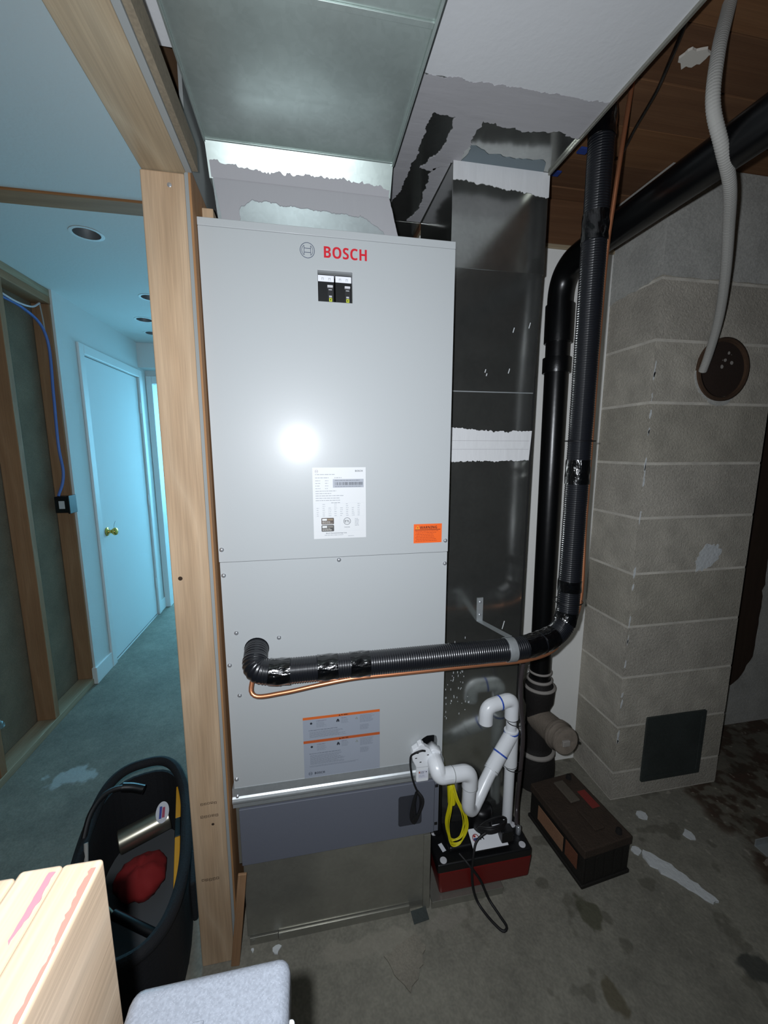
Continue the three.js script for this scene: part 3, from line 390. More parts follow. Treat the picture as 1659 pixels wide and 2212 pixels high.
// ---------- return duct: overhead trunk and vertical drop ----------
{ const t = thing('return_duct', 'galvanised return duct, overhead trunk turning down beside the cabinet', 'duct', [0.81, 0, -0.36]);
  part(t, 'trunk_tail', box(0.5, 0.658, 2.3, 2.445, -0.82, -0.4805, 0.0015, 'z'), M.drop); part(t, 'trunk', box(0.5, 0.956, 2.3, 2.445, -0.48, 2.3, 0.0015, 'z'), M.drop);
  part(t, 'drop', box(0.66, 0.948, 0.002, 1.6725, -0.48, -0.15, 0.0015), M.drop);
  part(t, 'middle_drop', (() => { const g = box(0.6595, 0.95, 1.673, 2.0198, -0.48, -0.15, 0.0015), p = g.attributes.position; for (let i = 0; i < p.count; i++) if (p.getZ(i) > -0.3) p.setZ(i, p.getZ(i) + 0.036 * (p.getY(i) - 1.673)); g.computeVertexNormals(); return g; })(), M.drop);
  part(t, 'upper_drop', (() => { const g = box(0.659, 0.958, 2.0205, 2.299, -0.48, -0.143, 0.0015), p = g.attributes.position; for (let i = 0; i < p.count; i++) if (p.getZ(i) > -0.3) p.setZ(i, p.getZ(i) - 0.006 * (p.getY(i) - 2.02)); g.computeVertexNormals(); return g; })(), M.drop);
  part(t, 'seam', box(0.661, 0.947, 1.671, 1.674, -0.1505, -0.1485, 0.0005, 'x'), M.galvShiny); part(t, 'edge_flange', box(0.9485, 0.953, 0.06, 2.018, -0.2, -0.149, 0.001), M.blackMatt); part(t, 'edge_flange', box(0.952, 0.959, 2.292, 2.3, -0.15, 2.3, 0.001, 'z'), M.galvDull);
  part(t, 'white_paint', slab(ragged([[0.505, 0.1, 1], [0.952, 0.1, 0], [0.952, 2.28, 0], [0.505, 2.28, 0]], 0.005, 0.01, 31), 0.0006, { o: [0, 2.2998, 0], ...DOWN }), M.whitePaint, 'white painted underside');
  const D = (pts, amp, seed, th = 0.0012) => part(t, 'sealant', slab(ragged(pts, amp, 0.004, seed), th, { o: [0, 2.2997, 0], ...DOWN }), M.mastic, 'grey brushed duct sealant');
  D([[0.503, 0.1, 0], [0.503, -0.36, 1], [0.52, -0.42, 1], [0.545, -0.3, 1], [0.556, 0.003, 1], [0.612, 0.002, 1], [0.618, -0.1, 1], [0.575, -0.19, 1], [0.61, -0.2, 1], [0.655, -0.155, 0], [0.68, -0.155, 1], [0.684, 0.0, 1], [0.8, -0.012, 1], [0.9, 0.004, 1], [0.953, -0.012, 0], [0.953, 0.106, 1]], 0.006, 32);
  D([[0.612, -0.19, 1], [0.628, -0.4, 1], [0.605, -0.47, 0], [0.655, -0.47, 0], [0.657, -0.16, 0]], 0.006, 36);
  part(t, 'thin_smear', slab(ragged([[0.684, -0.15, 0], [0.94, -0.15, 0], [0.92, -0.1, 1], [0.8, -0.108, 1], [0.69, -0.085, 1]], 0.008, 0.01, 37), 0.0008, { o: [0, 2.2998, 0], ...DOWN }), S({ color: '#7d8a90', roughness: 0.5, metalness: 0.5 }), 'thin wiped sealant smear');
  part(t, 'sealant', slab(ragged([[0.66, 2.25, 1], [0.78, 2.246, 1], [0.959, 2.234, 0], [0.959, 2.299, 0], [0.66, 2.299, 0]], 0.005, 0.004, 38), 0.0016, { o: [0, 0, -0.1445] }), M.masticWhite, 'white duct sealant at the corner');
  part(t, 'sealant', slab(ragged([[0.662, 1.456, 1], [0.944, 1.46, 0], [0.95, 1.556, 1], [0.84, 1.55, 1], [0.7, 1.562, 1], [0.664, 1.566, 0.5]], 0.005, 0.004, 39), 0.002, { o: [0, 0, -0.15] }), M.masticWhite, 'white duct sealant band');
  for (const y of [1.522, 1.495]) part(t, 'band_groove', box(0.664, 0.942, y, y + 0.0012, -0.1481, -0.1477), M.mastic);
  const R = rng(77); const drips = []; for (let i = 0; i < 70; i++) { const x = 0.675 + 0.13 * R() * R() + 0.03 * R(), y = 0.56 + 0.3 * R(), l = 0.002 + 0.006 * R(); drips.push(box(x, x + 0.0012 + 0.001 * R(), y, y + l, -0.1502, -0.1494)); } for (const [x, y, l] of [[0.917, 1.865, 0.03], [0.865, 1.85, 0.015], [0.78, 1.73, 0.01], [0.785, 1.72, 0.008], [0.858, 1.73, 0.015], [0.88, 0.88, 0.03]]) { const g = box(-0.0013, 0.0013, 0, l, 0, 0.0008); g.rotateZ(-0.25); g.translate(x, y, y > 1.68 ? -0.1502 + 0.036 * (y - 1.673) : -0.1502); drips.push(g); }
  part(t, 'paint_specks', cat(drips), M.plaster, 'small dried specks'); }

// ---------- refrigerant lines ----------
{ const t = thing('insulated_pipe', 'black ribbed insulated pipe across the cabinet front and up to the ceiling', 'pipe', [0.55, 0.925, 0.04]);
  const path = resample(fillet([[0.083, 0.962, -0.045], [0.083, 0.957, 0.02], [0.083, 0.932, 0.062], [0.13, 0.923, 0.064], [0.87, 0.918, 0.056], [1.015, 0.938, 0.006], [1.015, 2.449, 0]], 0.1, 0.006), 0.0016);
  const rr = (s) => 0.0315 + 0.00085 * Math.sin(s * 2 * Math.PI / 0.0064) + 0.0008 * vn(s * 25, 0, 3);
  part(t, 'insulation', sweep(path, (s) => rr(s) - (s < 0.08 ? 0.0015 : 0), 22), M.foam);
  const cum = [0]; for (let i = 1; i < path.length; i++) cum.push(cum[i - 1] + path[i].distanceTo(path[i - 1]));
  const seg = (s0, s1) => path.filter((_, i) => cum[i] >= s0 && cum[i] <= s1);
  const xAt = (x) => cum[path.findIndex((p, i) => i > 60 && p.x >= x)], yAt = (y) => cum[path.findIndex((p) => p.x > 1.0 && p.y >= y)];
  for (const [a, b] of [[xAt(0.118), xAt(0.172)], [xAt(0.243), xAt(0.295)], [xAt(0.33), xAt(0.382)], [xAt(0.845), xAt(0.9)], [xAt(0.905), xAt(0.955)], [yAt(0.962), yAt(1.0)], [yAt(1.065), yAt(1.1)], [yAt(1.395), yAt(1.465)], [yAt(2.05), yAt(2.12)], [yAt(2.3), yAt(2.36)]]) part(t, 'tape_band', sweep(seg(a, b), (s, an) => 0.0336 + 0.0006 * Math.sin(an * 7 + s * 160) + 0.0009 * vn(s * 90, an * 3, 12), 26), M.tape, 'glossy black tape band');
  for (const y of [1.03, 1.52]) part(t, 'cable_tie', (() => { const g = new THREE.TorusGeometry(0.0385, 0.0016, 8, 40); g.rotateX(Math.PI / 2); g.scale(1.12, 1, 1); g.translate(1.0185, y, 0); return g; })(), M.blackPlastic); }
single('copper_tube', sweep(spline([[0.076, 0.905, 0.05], [0.072, 0.872, 0.06], [0.083, 0.861, 0.064], [0.15, 0.863, 0.066], [0.25, 0.876, 0.067], [0.34, 0.8845, 0.067], [0.45, 0.884, 0.066], [0.7, 0.882, 0.062], [0.86, 0.879, 0.056], [0.96, 0.888, 0.03], [1.03, 0.93, -0.004], [1.058, 1.0, 0.0], [1.057, 1.3, 0], [1.057, 2.03, 0], [1.066, 2.15, 0], [1.08, 2.31, 0], [1.094, 2.449, 0]], 0.008), 0.0058, 12), M.copper, 'bare copper tube strapped along the black insulated pipe', 'copper tube');
{ const t = thing('pipe_strap', 'galvanised strap from the return duct to the insulated pipe', 'strap', [0.8, 0.99, -0.14]);
  const w = 0.011, pts = [[0.794, 1.0, -0.1485], [0.794, 0.918, -0.1475], [0.797, 0.955, 0.048]];
  const strip = (a, b, th = 0.0012) => { const A = V3(...a), B = V3(...b), T = B.clone().sub(A), L = T.length(); T.normalize(); const N = V3(1, 0, 0).cross(T).normalize(); const g = new THREE.BoxGeometry(2 * w, L, th); g.applyMatrix4(new THREE.Matrix4().makeBasis(V3(1, 0, 0), T, N.clone())); const m = A.clone().add(B).multiplyScalar(0.5); g.translate(m.x, m.y, m.z); return muv(g); };
  part(t, 'flat_leg', strip(pts[0], pts[1]), M.galvShiny); part(t, 'sloped_leg', strip(pts[1], pts[2]), M.galvShiny);
  part(t, 'clamp_ring', turned([0.784, 0.9185, 0.057], [1, -0.006, -0.011], [[0, 0.034], [0, 0.0352], [0.026, 0.0352], [0.026, 0.034], [0, 0.034]], 36), M.galvShiny);
  for (const y of [0.985, 0.94]) part(t, 'screw', turned([0.794, y, -0.148], [0, 0, 1], [[0, 0.005], [0.002, 0.0045], [0.0035, 0.002], [0.0036, 0]], 12), M.screw); }

// ---------- condensate drain ----------
const nearDuct = ([x, y, z]) => { const n = z - 0.042 * clamp((0.04 - z) / 0.1), k = (1.0815 - n) / (1.0815 - z); return [0.2311 + (x - 0.2311) * k, 1.5 + (y - 1.5) * k, n]; };
{ const t = thing('drain_pipe_assembly', 'white plastic drain piping with trap, wye and vent elbows over the pump', 'drain pipe', [0.908, 0.153, -0.1]);
  const r = 0.0178, R = 0.0235, pipe = (pts, rad, f, name = 'pipe') => part(t, name, sweep(f ? fillet(pts.map(nearDuct), f, 0.006) : spline(pts.map(nearDuct), 0.006), rad, 22), M.pvc);
  const ring = (p0, d, rad, mat = M.primer, w = 0.0055) => { const p = nearDuct(p0); return part(t, mat === M.primer ? 'primer_ring' : 'pipe_mark', turned(sub(p, [d[0] * w / 2, d[1] * w / 2, d[2] * w / 2]), d, [[0, rad - 0.003], [0, rad], [w, rad], [w, rad - 0.003]], 26), mat, mat === M.primer ? 'blue primer ring' : undefined); };
  part(t, 'hex_adapter', turned([0.588, 0.574, 0.0], [-0.05, -0.12, 1], [[-0.012, 0], [-0.012, 0.026], [0.016, 0.026], [0.018, 0.021], [0.018, 0]], 6), M.pvc, 'white hexagonal threaded adapter');
  pipe([[0.586, 0.572, 0.01], [0.585, 0.562, 0.052], [0.592, 0.535, 0.058], [0.636, 0.53, 0.052]], R, 0.025, 'elbow'); ring([0.634, 0.5303, 0.0523], [1, -0.1, -0.13], R + 0.0006, M.gyp, 0.0018); ring([0.586, 0.5705, 0.016], [0, -0.2, 1], R + 0.001);
  pipe([[0.63, 0.531, 0.053], [0.695, 0.523, 0.044], [0.697, 0.465, 0.04]], R, 0.03, 'elbow'); ring([0.697, 0.468, 0.04], [0, 1, 0], R + 0.0005, M.gyp, 0.0014);
  pipe([[0.697, 0.48, 0.04], [0.6975, 0.425, 0.036], [0.701, 0.385, 0.03], [0.717, 0.366, 0.021], [0.738, 0.381, 0.008], [0.775, 0.429, -0.01], [0.815, 0.478, -0.028]], 0.0208, 0, 'trap_pipe');
  pipe([[0.795, 0.454, -0.019], [0.886, 0.545, -0.06]], R + 0.001, 0.01, 'wye_branch'); ring([0.8, 0.4585, -0.0213], [0.65, 0.7, -0.3], R + 0.0016, M.gyp, 0.002); ring([0.836, 0.496, -0.037], [0.65, 0.7, -0.3], R + 0.0018);
  pipe([[0.886, 0.425, -0.06], [0.884, 0.56, -0.06]], R + 0.001, 0.01, 'wye_body'); ring([0.8845, 0.553, -0.06], [0, 1, 0], R + 0.0018); ring([0.886, 0.43, -0.06], [0, 1, 0], R + 0.0016, M.blackPlastic, 0.002);
  pipe([[0.886, 0.2, -0.06], [0.886, 0.435, -0.06]], r, 0.01, 'riser'); pipe([[0.884, 0.55, -0.06], [0.882, 0.62, -0.06]], r, 0.01, 'riser'); ring([0.8825, 0.605, -0.06], [0, 1, 0], R + 0.0006, M.blackPlastic, 0.0022);
  pipe([[0.882, 0.606, -0.06], [0.881, 0.675, -0.06], [0.832, 0.669, -0.055]], R, 0.03, 'elbow'); pipe([[0.838, 0.67, -0.0555], [0.786, 0.664, -0.05], [0.784, 0.608, -0.048]], R, 0.03, 'elbow'); ring([0.835, 0.6695, -0.0552], [1, 0.12, -0.1], R + 0.0008); }
{ const t = thing('float_switch', 'white plastic overflow switch clipped at the cabinet drain outlet', 'switch', [0.545, 0.52, 0.025]);
  part(t, 'dome', slab([[0.519, 0.61], [0.522, 0.622], [0.537, 0.631], [0.539, 0.637], [0.546, 0.64], [0.552, 0.636], [0.556, 0.629], [0.571, 0.618], [0.579, 0.6], [0.578, 0.58], [0.566, 0.566], [0.533, 0.566], [0.522, 0.59]], 0.016, { bevel: 0.003, o: [0, -0.02, 0.006] }), M.pvc);
  part(t, 'tail', box(0.531, 0.571, 0.492, 0.548, 0.007, 0.023, 0.004), M.pvc);
  const g = new THREE.PlaneGeometry(0.03, 0.028); g.translate(0.552, 0.519, 0.0234); part(t, 'sticker', g, S({ roughness: 0.6, map: canvasTex(128, 120, (c, w, h) => { c.fillStyle = '#d8dae4'; c.fillRect(0, 0, w, h); c.fillStyle = '#b0563c'; c.fillRect(8, 16, 16, 26); bars(c, 28, 18, 60, 12, 3, '#5a5f74', 3); c.fillStyle = '#3c4257'; c.fillRect(100, 22, 14, 14); bars(c, 12, 66, 90, 14, 3, '#a9aec0', 8); }) }));
  part(t, 'slot', cat(...[[0.529, 0.598], [0.534, 0.614], [0.566, 0.604], [0.569, 0.588], [0.543, 0.583]].map(([x, y]) => box(x - 0.003, x + 0.003, y - 0.0212, y - 0.0188, 0.0245, 0.0256))), M.blackPlastic); }
single('switch_wire', cat(sweep(spline([[0.556, 0.6, 0.027], [0.545, 0.606, 0.031], [0.527, 0.6, 0.029], [0.515, 0.584, 0.02], [0.513, 0.56, 0.018], [0.517, 0.52, 0.022], [0.526, 0.485, 0.02], [0.537, 0.455, 0.016]], 0.006), 0.003, 8), ...[0, 1, 2, 3].map((k) => sweep(spline([[0.537, 0.455, 0.014], [0.547 + k * 0.002, 0.43, 0.018 + k * 0.002], [0.545 - k * 0.003, 0.38, 0.016 + k * 0.003], [0.528 - k * 0.003, 0.343 + k * 0.004, 0.014], [0.519 + k * 0.003, 0.36, 0.013 + k * 0.002], [0.524 + k * 0.002, 0.41, 0.014], [0.535, 0.45, 0.014]], 0.006), 0.0042, 8))), M.blackRubber, 'black switch wire bundled in a loop against the grey filter door', 'wire');
{ const t = thing('base_pan', 'low galvanised platform on the floor under the red pump', 'platform', [0.72, 0, -0.07]);
  part(t, 'deck', box(0.594, 0.846, 0.022, 0.0285, -0.148, 0.012, 0.001), M.galvDull); part(t, 'front_rail', box(0.594, 0.846, 0, 0.021, 0.004, 0.01, 0.001), M.galvDull); part(t, 'back_rail', box(0.594, 0.846, 0, 0.021, -0.146, -0.138, 0.001), M.galvDull); }
{ const t = thing('condensate_pump', 'red condensate pump tank with a black lid beside the return box', 'pump', [0.785, 0.0288, -0.065]);
  const tank = box(0.622, 0.953, 0.029, 0.118, -0.133, -0.004, 0.008), p = tank.attributes.position; for (let i = 0; i < p.count; i++) { const k = (p.getY(i) - 0.029) / 0.09 * 0.035; p.setX(i, 0.7875 + (p.getX(i) - 0.7875) * (1 + k - 0.02)); p.setZ(i, -0.0685 + (p.getZ(i) + 0.0685) * (1 + k * 2 - 0.03)); } tank.computeVertexNormals();
  part(t, 'tank', tank, M.red); part(t, 'lid', box(0.614, 0.949, 0.119, 0.152, -0.137, 0.003, 0.006), M.blackPlastic); part(t, 'motor_deck', box(0.665, 0.905, 0.1525, 0.172, -0.128, -0.03, 0.008), M.blackPlastic);
  for (const [x, z] of [[0.636, -0.113], [0.638, -0.012], [0.922, -0.014], [0.925, -0.09]]) part(t, 'corner_cap', turned([x, 0.1522, z], [0, 1, 0], [[0, 0.0115], [0.002, 0.0115], [0.003, 0.0105], [0.003, 0]], 24), M.knob, 'pale round corner cap');
  part(t, 'motor_housing', turned([0.8, 0.1722, -0.085], [0, 1, 0], [[0, 0.04], [0.07, 0.038], [0.085, 0.034], [0.09, 0.02], [0.09, 0]], 30), M.blackPlastic); part(t, 'side_cover', box(0.635, 0.66, 0.153, 0.4, -0.132, -0.1, 0.004), M.blackPlastic);
  part(t, 'junction', box(0.845, 0.888, 0.1725, 0.215, -0.045, -0.012, 0.004), M.blackPlastic); part(t, 'outlet', rod([0.93, 0.152, -0.056], [0.93, 0.18, -0.056], 0.009, 14), M.screw);
  const lab = new THREE.PlaneGeometry(0.125, 0.062); lab.rotateX(-Math.PI / 2); lab.rotateX(0.42); lab.translate(0.806, 0.18, -0.038); part(t, 'brand_label', lab, S({ roughness: 0.5, map: canvasTex(500, 250, (c, w, h) => { c.fillStyle = '#e6e8ec'; c.fillRect(0, 0, w, h); c.strokeStyle = '#8a3030'; c.lineWidth = 10; c.beginPath(); c.arc(78, 110, 42, 0, 7); c.stroke(); c.fillStyle = '#2c3c74'; c.fillRect(46, 110, 64, 28); c.fillStyle = '#b02a2a'; c.fillRect(52, 78, 30, 24); c.fillStyle = '#16181c'; c.font = 'bold 92px sans-serif'; c.fillText('A', 134, 142); }) }), 'white brand label with a shield');
  part(t, 'label_back', (() => { const g = box(-0.065, 0.065, -0.012, -0.001, -0.034, 0.034, 0.004); g.rotateX(0.42); g.translate(0.806, 0.18, -0.038); return g; })(), M.blackPlastic);
  const st = new THREE.PlaneGeometry(0.014, 0.03); st.rotateX(-Math.PI / 2); st.rotateY(0.25); st.translate(0.648, 0.1525, -0.055); part(t, 'sticker', st, S({ color: '#dcdfe6', roughness: 0.6 })); }
{ const t = thing('yellow_wire_coil', 'bundle of yellow wire hanging over the black pump lid', 'wire coil', [0.69, 0.18, -0.05]); const R = rng(31);
  for (let k = 0; k < 11; k++) { const w = 0.027 + 0.009 * R(), x = 0.69 + 0.012 * (R() - 0.5), y0 = 0.188 + 0.014 * R(), z = -0.052 + 0.018 * R(); part(t, 'wire_loop', sweep(spline([[x, 0.365, -0.085], [x - w * 0.6, 0.315, z - 0.01], [x - w, 0.25, z], [x - w * 0.55, y0, z + 0.012], [x + w * 0.3, y0 + 0.004, z + 0.014], [x + w, 0.24, z + 0.006], [x + w * 0.85, 0.285, z], [x + w * 0.2, 0.33, z - 0.012], [x, 0.365, -0.085]], 0.006), 0.0017, 6), M.yellow); }
  part(t, 'wrap', turned([0.684, 0.3, -0.07], [0.05, 1, -0.35], [[0, 0.012], [0.006, 0.014], [0.06, 0.014], [0.066, 0.01]], 16), M.yellow); }
{ const t = thing('power_cord', 'black power cord bundled on the pump and looping down to the floor', 'cord', [0.78, 0.01, 0.03]); const R = rng(8);
  part(t, 'cord', sweep(spline([[0.84, 0.222, -0.03], [0.79, 0.226, -0.016], [0.752, 0.205, -0.01], [0.735, 0.17, 0.006], [0.729, 0.11, 0.014], [0.735, 0.05, 0.018], [0.748, 0.012, 0.032], [0.776, 0.006, 0.092], [0.796, 0.006, 0.116], [0.81, 0.006, 0.108], [0.803, 0.007, 0.075], [0.785, 0.02, 0.034], [0.757, 0.085, 0.018], [0.72, 0.14, 0.008], [0.697, 0.156, -0.022]], 0.007), 0.0042, 10), M.blackRubber);
  for (let k = 0; k < 5; k++) part(t, 'cord_coil', sweep(spline([[0.765, 0.222 + k * 0.004, -0.03], [0.8, 0.226 + k * 0.006, -0.012 + 0.008 * R()], [0.85, 0.228 + k * 0.004, -0.02], [0.872, 0.235, -0.045], [0.84, 0.24 + k * 0.003, -0.038 - 0.01 * R()], [0.79, 0.236, -0.042], [0.762, 0.225, -0.035]], 0.007), 0.0038, 8), M.blackRubber); }
single('discharge_tube', sweep(spline([[0.905, 0.885, -0.02], [0.892, 0.84, -0.018], [0.884, 0.76, -0.018], [0.893, 0.68, -0.024], [0.914, 0.55, -0.036], [0.917, 0.4, -0.045], [0.919, 0.26, -0.056], [0.905, 0.22, -0.028]].map(nearDuct), 0.008), 0.0072, 12), M.vinyl, 'dark vinyl tube rising from the pump behind the white riser', 'tube');
for (const y of [0.6, 0.43]) single('cable_tie', (() => { const g = new THREE.TorusGeometry(0.0225, 0.0014, 6, 32); g.rotateX(Math.PI / 2); g.scale(1.35, 1, 1.15); g.translate(...nearDuct([0.897, y - 0.006, -0.054])); return g; })(), M.blackPlastic, y > 0.5 ? 'black cable tie round the riser under the vent elbow' : 'black cable tie round the riser under the wye', 'cable tie');

// ---------- black drain stack ----------
{ const t = thing('drain_stack', 'black plastic drain stack with a sweep elbow running to the ceiling side', 'drain pipe', [1.19, 0, -0.4]);
  part(t, 'stack_pipe', sweep(fillet([[1.2, 0.52, -0.4], [1.183, 1.99, -0.4]], 0.1, 0.03), 0.0435, 26), M.abs);
  part(t, 'sweep_elbow', sweep(fillet([[1.183, 1.93, -0.4], [1.182, 2.155, -0.4], [1.182, 2.165, -0.12]], 0.19, 0.012), 0.0455, 26), M.abs);
  part(t, 'overhead_run', sweep(fillet([[1.182, 2.163, -0.19], [1.185, 2.17, 2.4]], 0.1, 0.05), 0.0465, 26), M.abs);
  for (const [y0, y1] of [[1.895, 2.03], [1.785, 1.84]]) part(t, 'coupling', turned([1.185, y0, -0.4], [-0.0115, 1, 0], [[0, 0.0435], [0, 0.0515], [y1 - y0, 0.0515], [y1 - y0, 0.0435]], 30), M.abs);
  part(t, 'hub_ring', turned([1.199, 0.545, -0.4], [0, 1, 0], [[0, 0.044], [0, 0.0485], [0.006, 0.049], [0.008, 0.044]], 30), M.ringGrey); part(t, 'hub_ring', turned([1.199, 0.507, -0.4], [0, 1, 0], [[0, 0.048], [0, 0.0535], [0.008, 0.054], [0.01, 0.047]], 30), M.ringGrey);
  part(t, 'hub_body', turned([1.2, 0.02, -0.4], [0, 1, 0], [[0, 0.085], [0.08, 0.086], [0.15, 0.078], [0.165, 0.07], [0.18, 0.05], [0.33, 0.048], [0.36, 0.05], [0.39, 0.062], [0.44, 0.065], [0.455, 0.066], [0.462, 0.06], [0.465, 0.046], [0.5, 0.045]], 30), M.castIron);
  part(t, 'hub_ring', turned([1.2, 0.474, -0.4], [0, 1, 0], [[0, 0.058], [0, 0.067], [0.008, 0.068], [0.011, 0.058]], 30), M.ringGrey); part(t, 'hub_ring', turned([1.2, 0.172, -0.4], [0, 1, 0], [[0, 0.075], [0, 0.083], [0.012, 0.081], [0.014, 0.07]], 30), M.ringGrey);
  const c0 = [1.203, 0.325, -0.4], dir = [0.035, 0.12, 0.9]; part(t, 'cleanout_branch', turned(c0, dir, [[0, 0.052], [0.13, 0.054], [0.132, 0.06], [0.15, 0.061], [0.152, 0.054], [0.175, 0.053]], 30), M.ironDusty, 'dusty cast iron cleanout branch');
  const e = sub([0, 0, 0], dir).map((v, i) => c0[i] - v / Math.hypot(...dir) * 0.175); const cap = part(t, 'cleanout_cap', turned(e, dir, [[0, 0.053], [0.002, 0.055], [0.014, 0.055], [0.017, 0.05], [0.018, 0]], 30), M.ironDusty); part(cap, 'cap_lug', box(e[0] - 0.02, e[0] + 0.012, e[1] - 0.012, e[1] + 0.012, e[2] + 0.016, e[2] + 0.028, 0.003), M.ringGrey); part(cap, 'cap_stub', rod([e[0] + 0.05, e[1] - 0.012, e[2] + 0.008], [e[0] + 0.064, e[1] - 0.016, e[2] + 0.01], 0.005), M.castIron); }

// ---------- chimney ----------
{ const t = thing('chimney', 'grey concrete block chimney with a flue hole and cleanout door', 'chimney', [1.745, 0, -0.435]);
  const x0 = 1.475, x1 = 2.015, z0 = -0.66, z1 = -0.25, ys = [0, 0.132, 0.346, 0.569, 0.79, 1.01, 1.232, 1.441, 1.665, 1.884, 2.091, 2.27, 2.45], j = 0.0055;
  part(t, 'mortar', box(x0 + 0.0012, x1 - 0.0012, 0, 2.449, z0 + 0.0012, z1 - 0.0012), M.mortar, 'pale mortar joints');
  for (let k = 0; k < ys.length - 1; k++) { const cut = k % 2 ? x0 + 0.43 : x0 + 0.3, y0 = ys[k] + j, y1 = ys[k + 1] - j * 0.9;
    part(t, 'block', box(x0, cut - 0.0003, y0, y1, z0, z1), M.block[k % 3]); part(t, 'block', box(cut + 0.0003, x1, y0, y1, z0, z1), M.block[k % 3]); }
  part(t, 'parge_coat', slab(ragged([[x0 - 0.003, 2.1, 0], [x1 + 0.003, 2.098, 0], [x1 + 0.003, 2.449, 0], [x0 - 0.003, 2.449, 0]].map((p, i) => (i === 0 ? [p[0], p[1], 1] : p)), 0.006, 0.02, 51), 0.0035, { o: [0, 0, z1] }), M.parge); part(t, 'parge_coat', slab(ragged([[-0.66, 2.06, 1], [-0.25, 2.1, 0], [-0.2465, 2.449, 0], [-0.66, 2.449, 0]], 0.006, 0.02, 52), 0.0035, { ex: [0, 0, 1], ey: [0, 1, 0], ez: [-1, 0, 0], o: [x0, 0, 0] }), M.parge);
  const R = rng(4), sm = []; for (let k = 0; k < 26; k++) { const y = 0.2 + 1.6 * R(); const w = 0.0015 + 0.003 * R(), h = 0.006 + 0.022 * R(); sm.push(slab(ragged(circle(0, 0, 1, 9).map(([a, b]) => [x0 + 0.006 + 0.01 * R() * 0.3 + a * w + b * 0.002, y + b * h]), 0.0012, 0.004, k), 0.0012, { o: [0, 0, z1 - 0.0004] })); }
  sm.push(slab(ragged(circle(1.82, 1.065, 0.055, 12).map(([a, b]) => [a + (b - 1.065) * 0.4, b]), 0.014, 0.01, 66), 0.0012, { o: [0, 0, z1 - 0.0004] })); part(t, 'plaster_smear', cat(sm), M.plaster);
  const fx = 1.772, fy = 1.79; const ring = part(t, 'flue_collar', turned([fx, fy, z1], [0, 0, 1], [[-0.01, 0.113], [0.012, 0.115], [0.014, 0.108], [0.012, 0.1], [-0.01, 0.1]], 40), S({ color: '#5b4330', roughness: 0.9, map: concTex, bumpMap: fineBump, bumpScale: 0.002 }), 'rusty flue collar'); part(ring, 'flue_plate', turned([fx, fy, z1], [0, 0, 1], [[-0.01, 0.1], [0.0025, 0.0995], [0.0025, 0]], 36), M.rust, 'dark rusty flue plate');
  const arc = (r, a0, a1, n) => Array.from({ length: n + 1 }, (_, q) => { const a = a0 + (a1 - a0) * q / n; return [fx + r(q / n) * Math.cos(a), fy + r(q / n) * Math.sin(a)]; });
  part(t, 'flue_mortar', slab(ragged([...arc((q) => 0.116 + 0.02 * Math.sin(q * Math.PI) * (0.6 + 0.4 * Math.cos(q * 9)), 3.2, 5.6, 26), ...arc(() => 0.108, 5.6, 3.2, 26)], 0.004, 0.006, 84), 0.004, { o: [0, 0, z1 - 0.0005] }), M.parge);
  const spk = []; for (let k = 0; k < 6; k++) { const a = 0.4 + R() * 1.4, q = 0.07 * Math.sqrt(R()); spk.push(slab(ragged(circle(fx + q * Math.cos(a), fy + q * Math.sin(a), 0.002 + 0.006 * R(), 7), 0.002, 0.003, k), 0.0008, { o: [0, 0, z1 + 0.0024] })); } part(ring, 'plaster_specks', cat(spk), M.ringGrey);
  const d = part(t, 'cleanout_door', box(1.628, 1.895, 0.088, 0.36, z1 - 0.002, z1 + 0.004, 0.002), M.ironDoor, 'dark iron cleanout door'); part(d, 'door_frame', slab(rrect(1.612, 1.91, 0.072, 0.376, 0.004, 2), 0.009, { holes: [rrect(1.63, 1.892, 0.092, 0.352, 0.003, 2)], o: [0, 0, z1 - 0.001] }), M.ironDoor); }
single('flexible_conduit', sweep(resample(spline([[1.155, 2.449, 0.2], [1.098, 2.31, 0.24], [1.09, 2.209, 0.25], [1.132, 2.149, 0.24], [1.209, 2.107, 0.2], [1.335, 2.062, 0.1], [1.455, 1.995, 0.0], [1.563, 1.914, -0.1], [1.64, 1.825, -0.19], [1.662, 1.778, -0.225]], 0.01), 0.0017), (s) => 0.0122 + 0.0012 * Math.abs(Math.sin(s * Math.PI / 0.006)), 16), M.flex, 'pale grey flexible conduit hanging from the ceiling to the flue hole', 'conduit');
single('wall_plank', (() => { const g = slab(ragged([[2.385, 0.27, 0.3], [2.43, 0.3, 1], [2.505, 0.42, 1], [2.515, 2.44, 0], [2.38, 2.44, 0]], 0.008, 0.03, 90), 0.04, { o: [0, 0, -0.558] }); return g; })(), M.rotten, 'dark rotten plank hanging on the parged wall behind the chimney', 'plank');

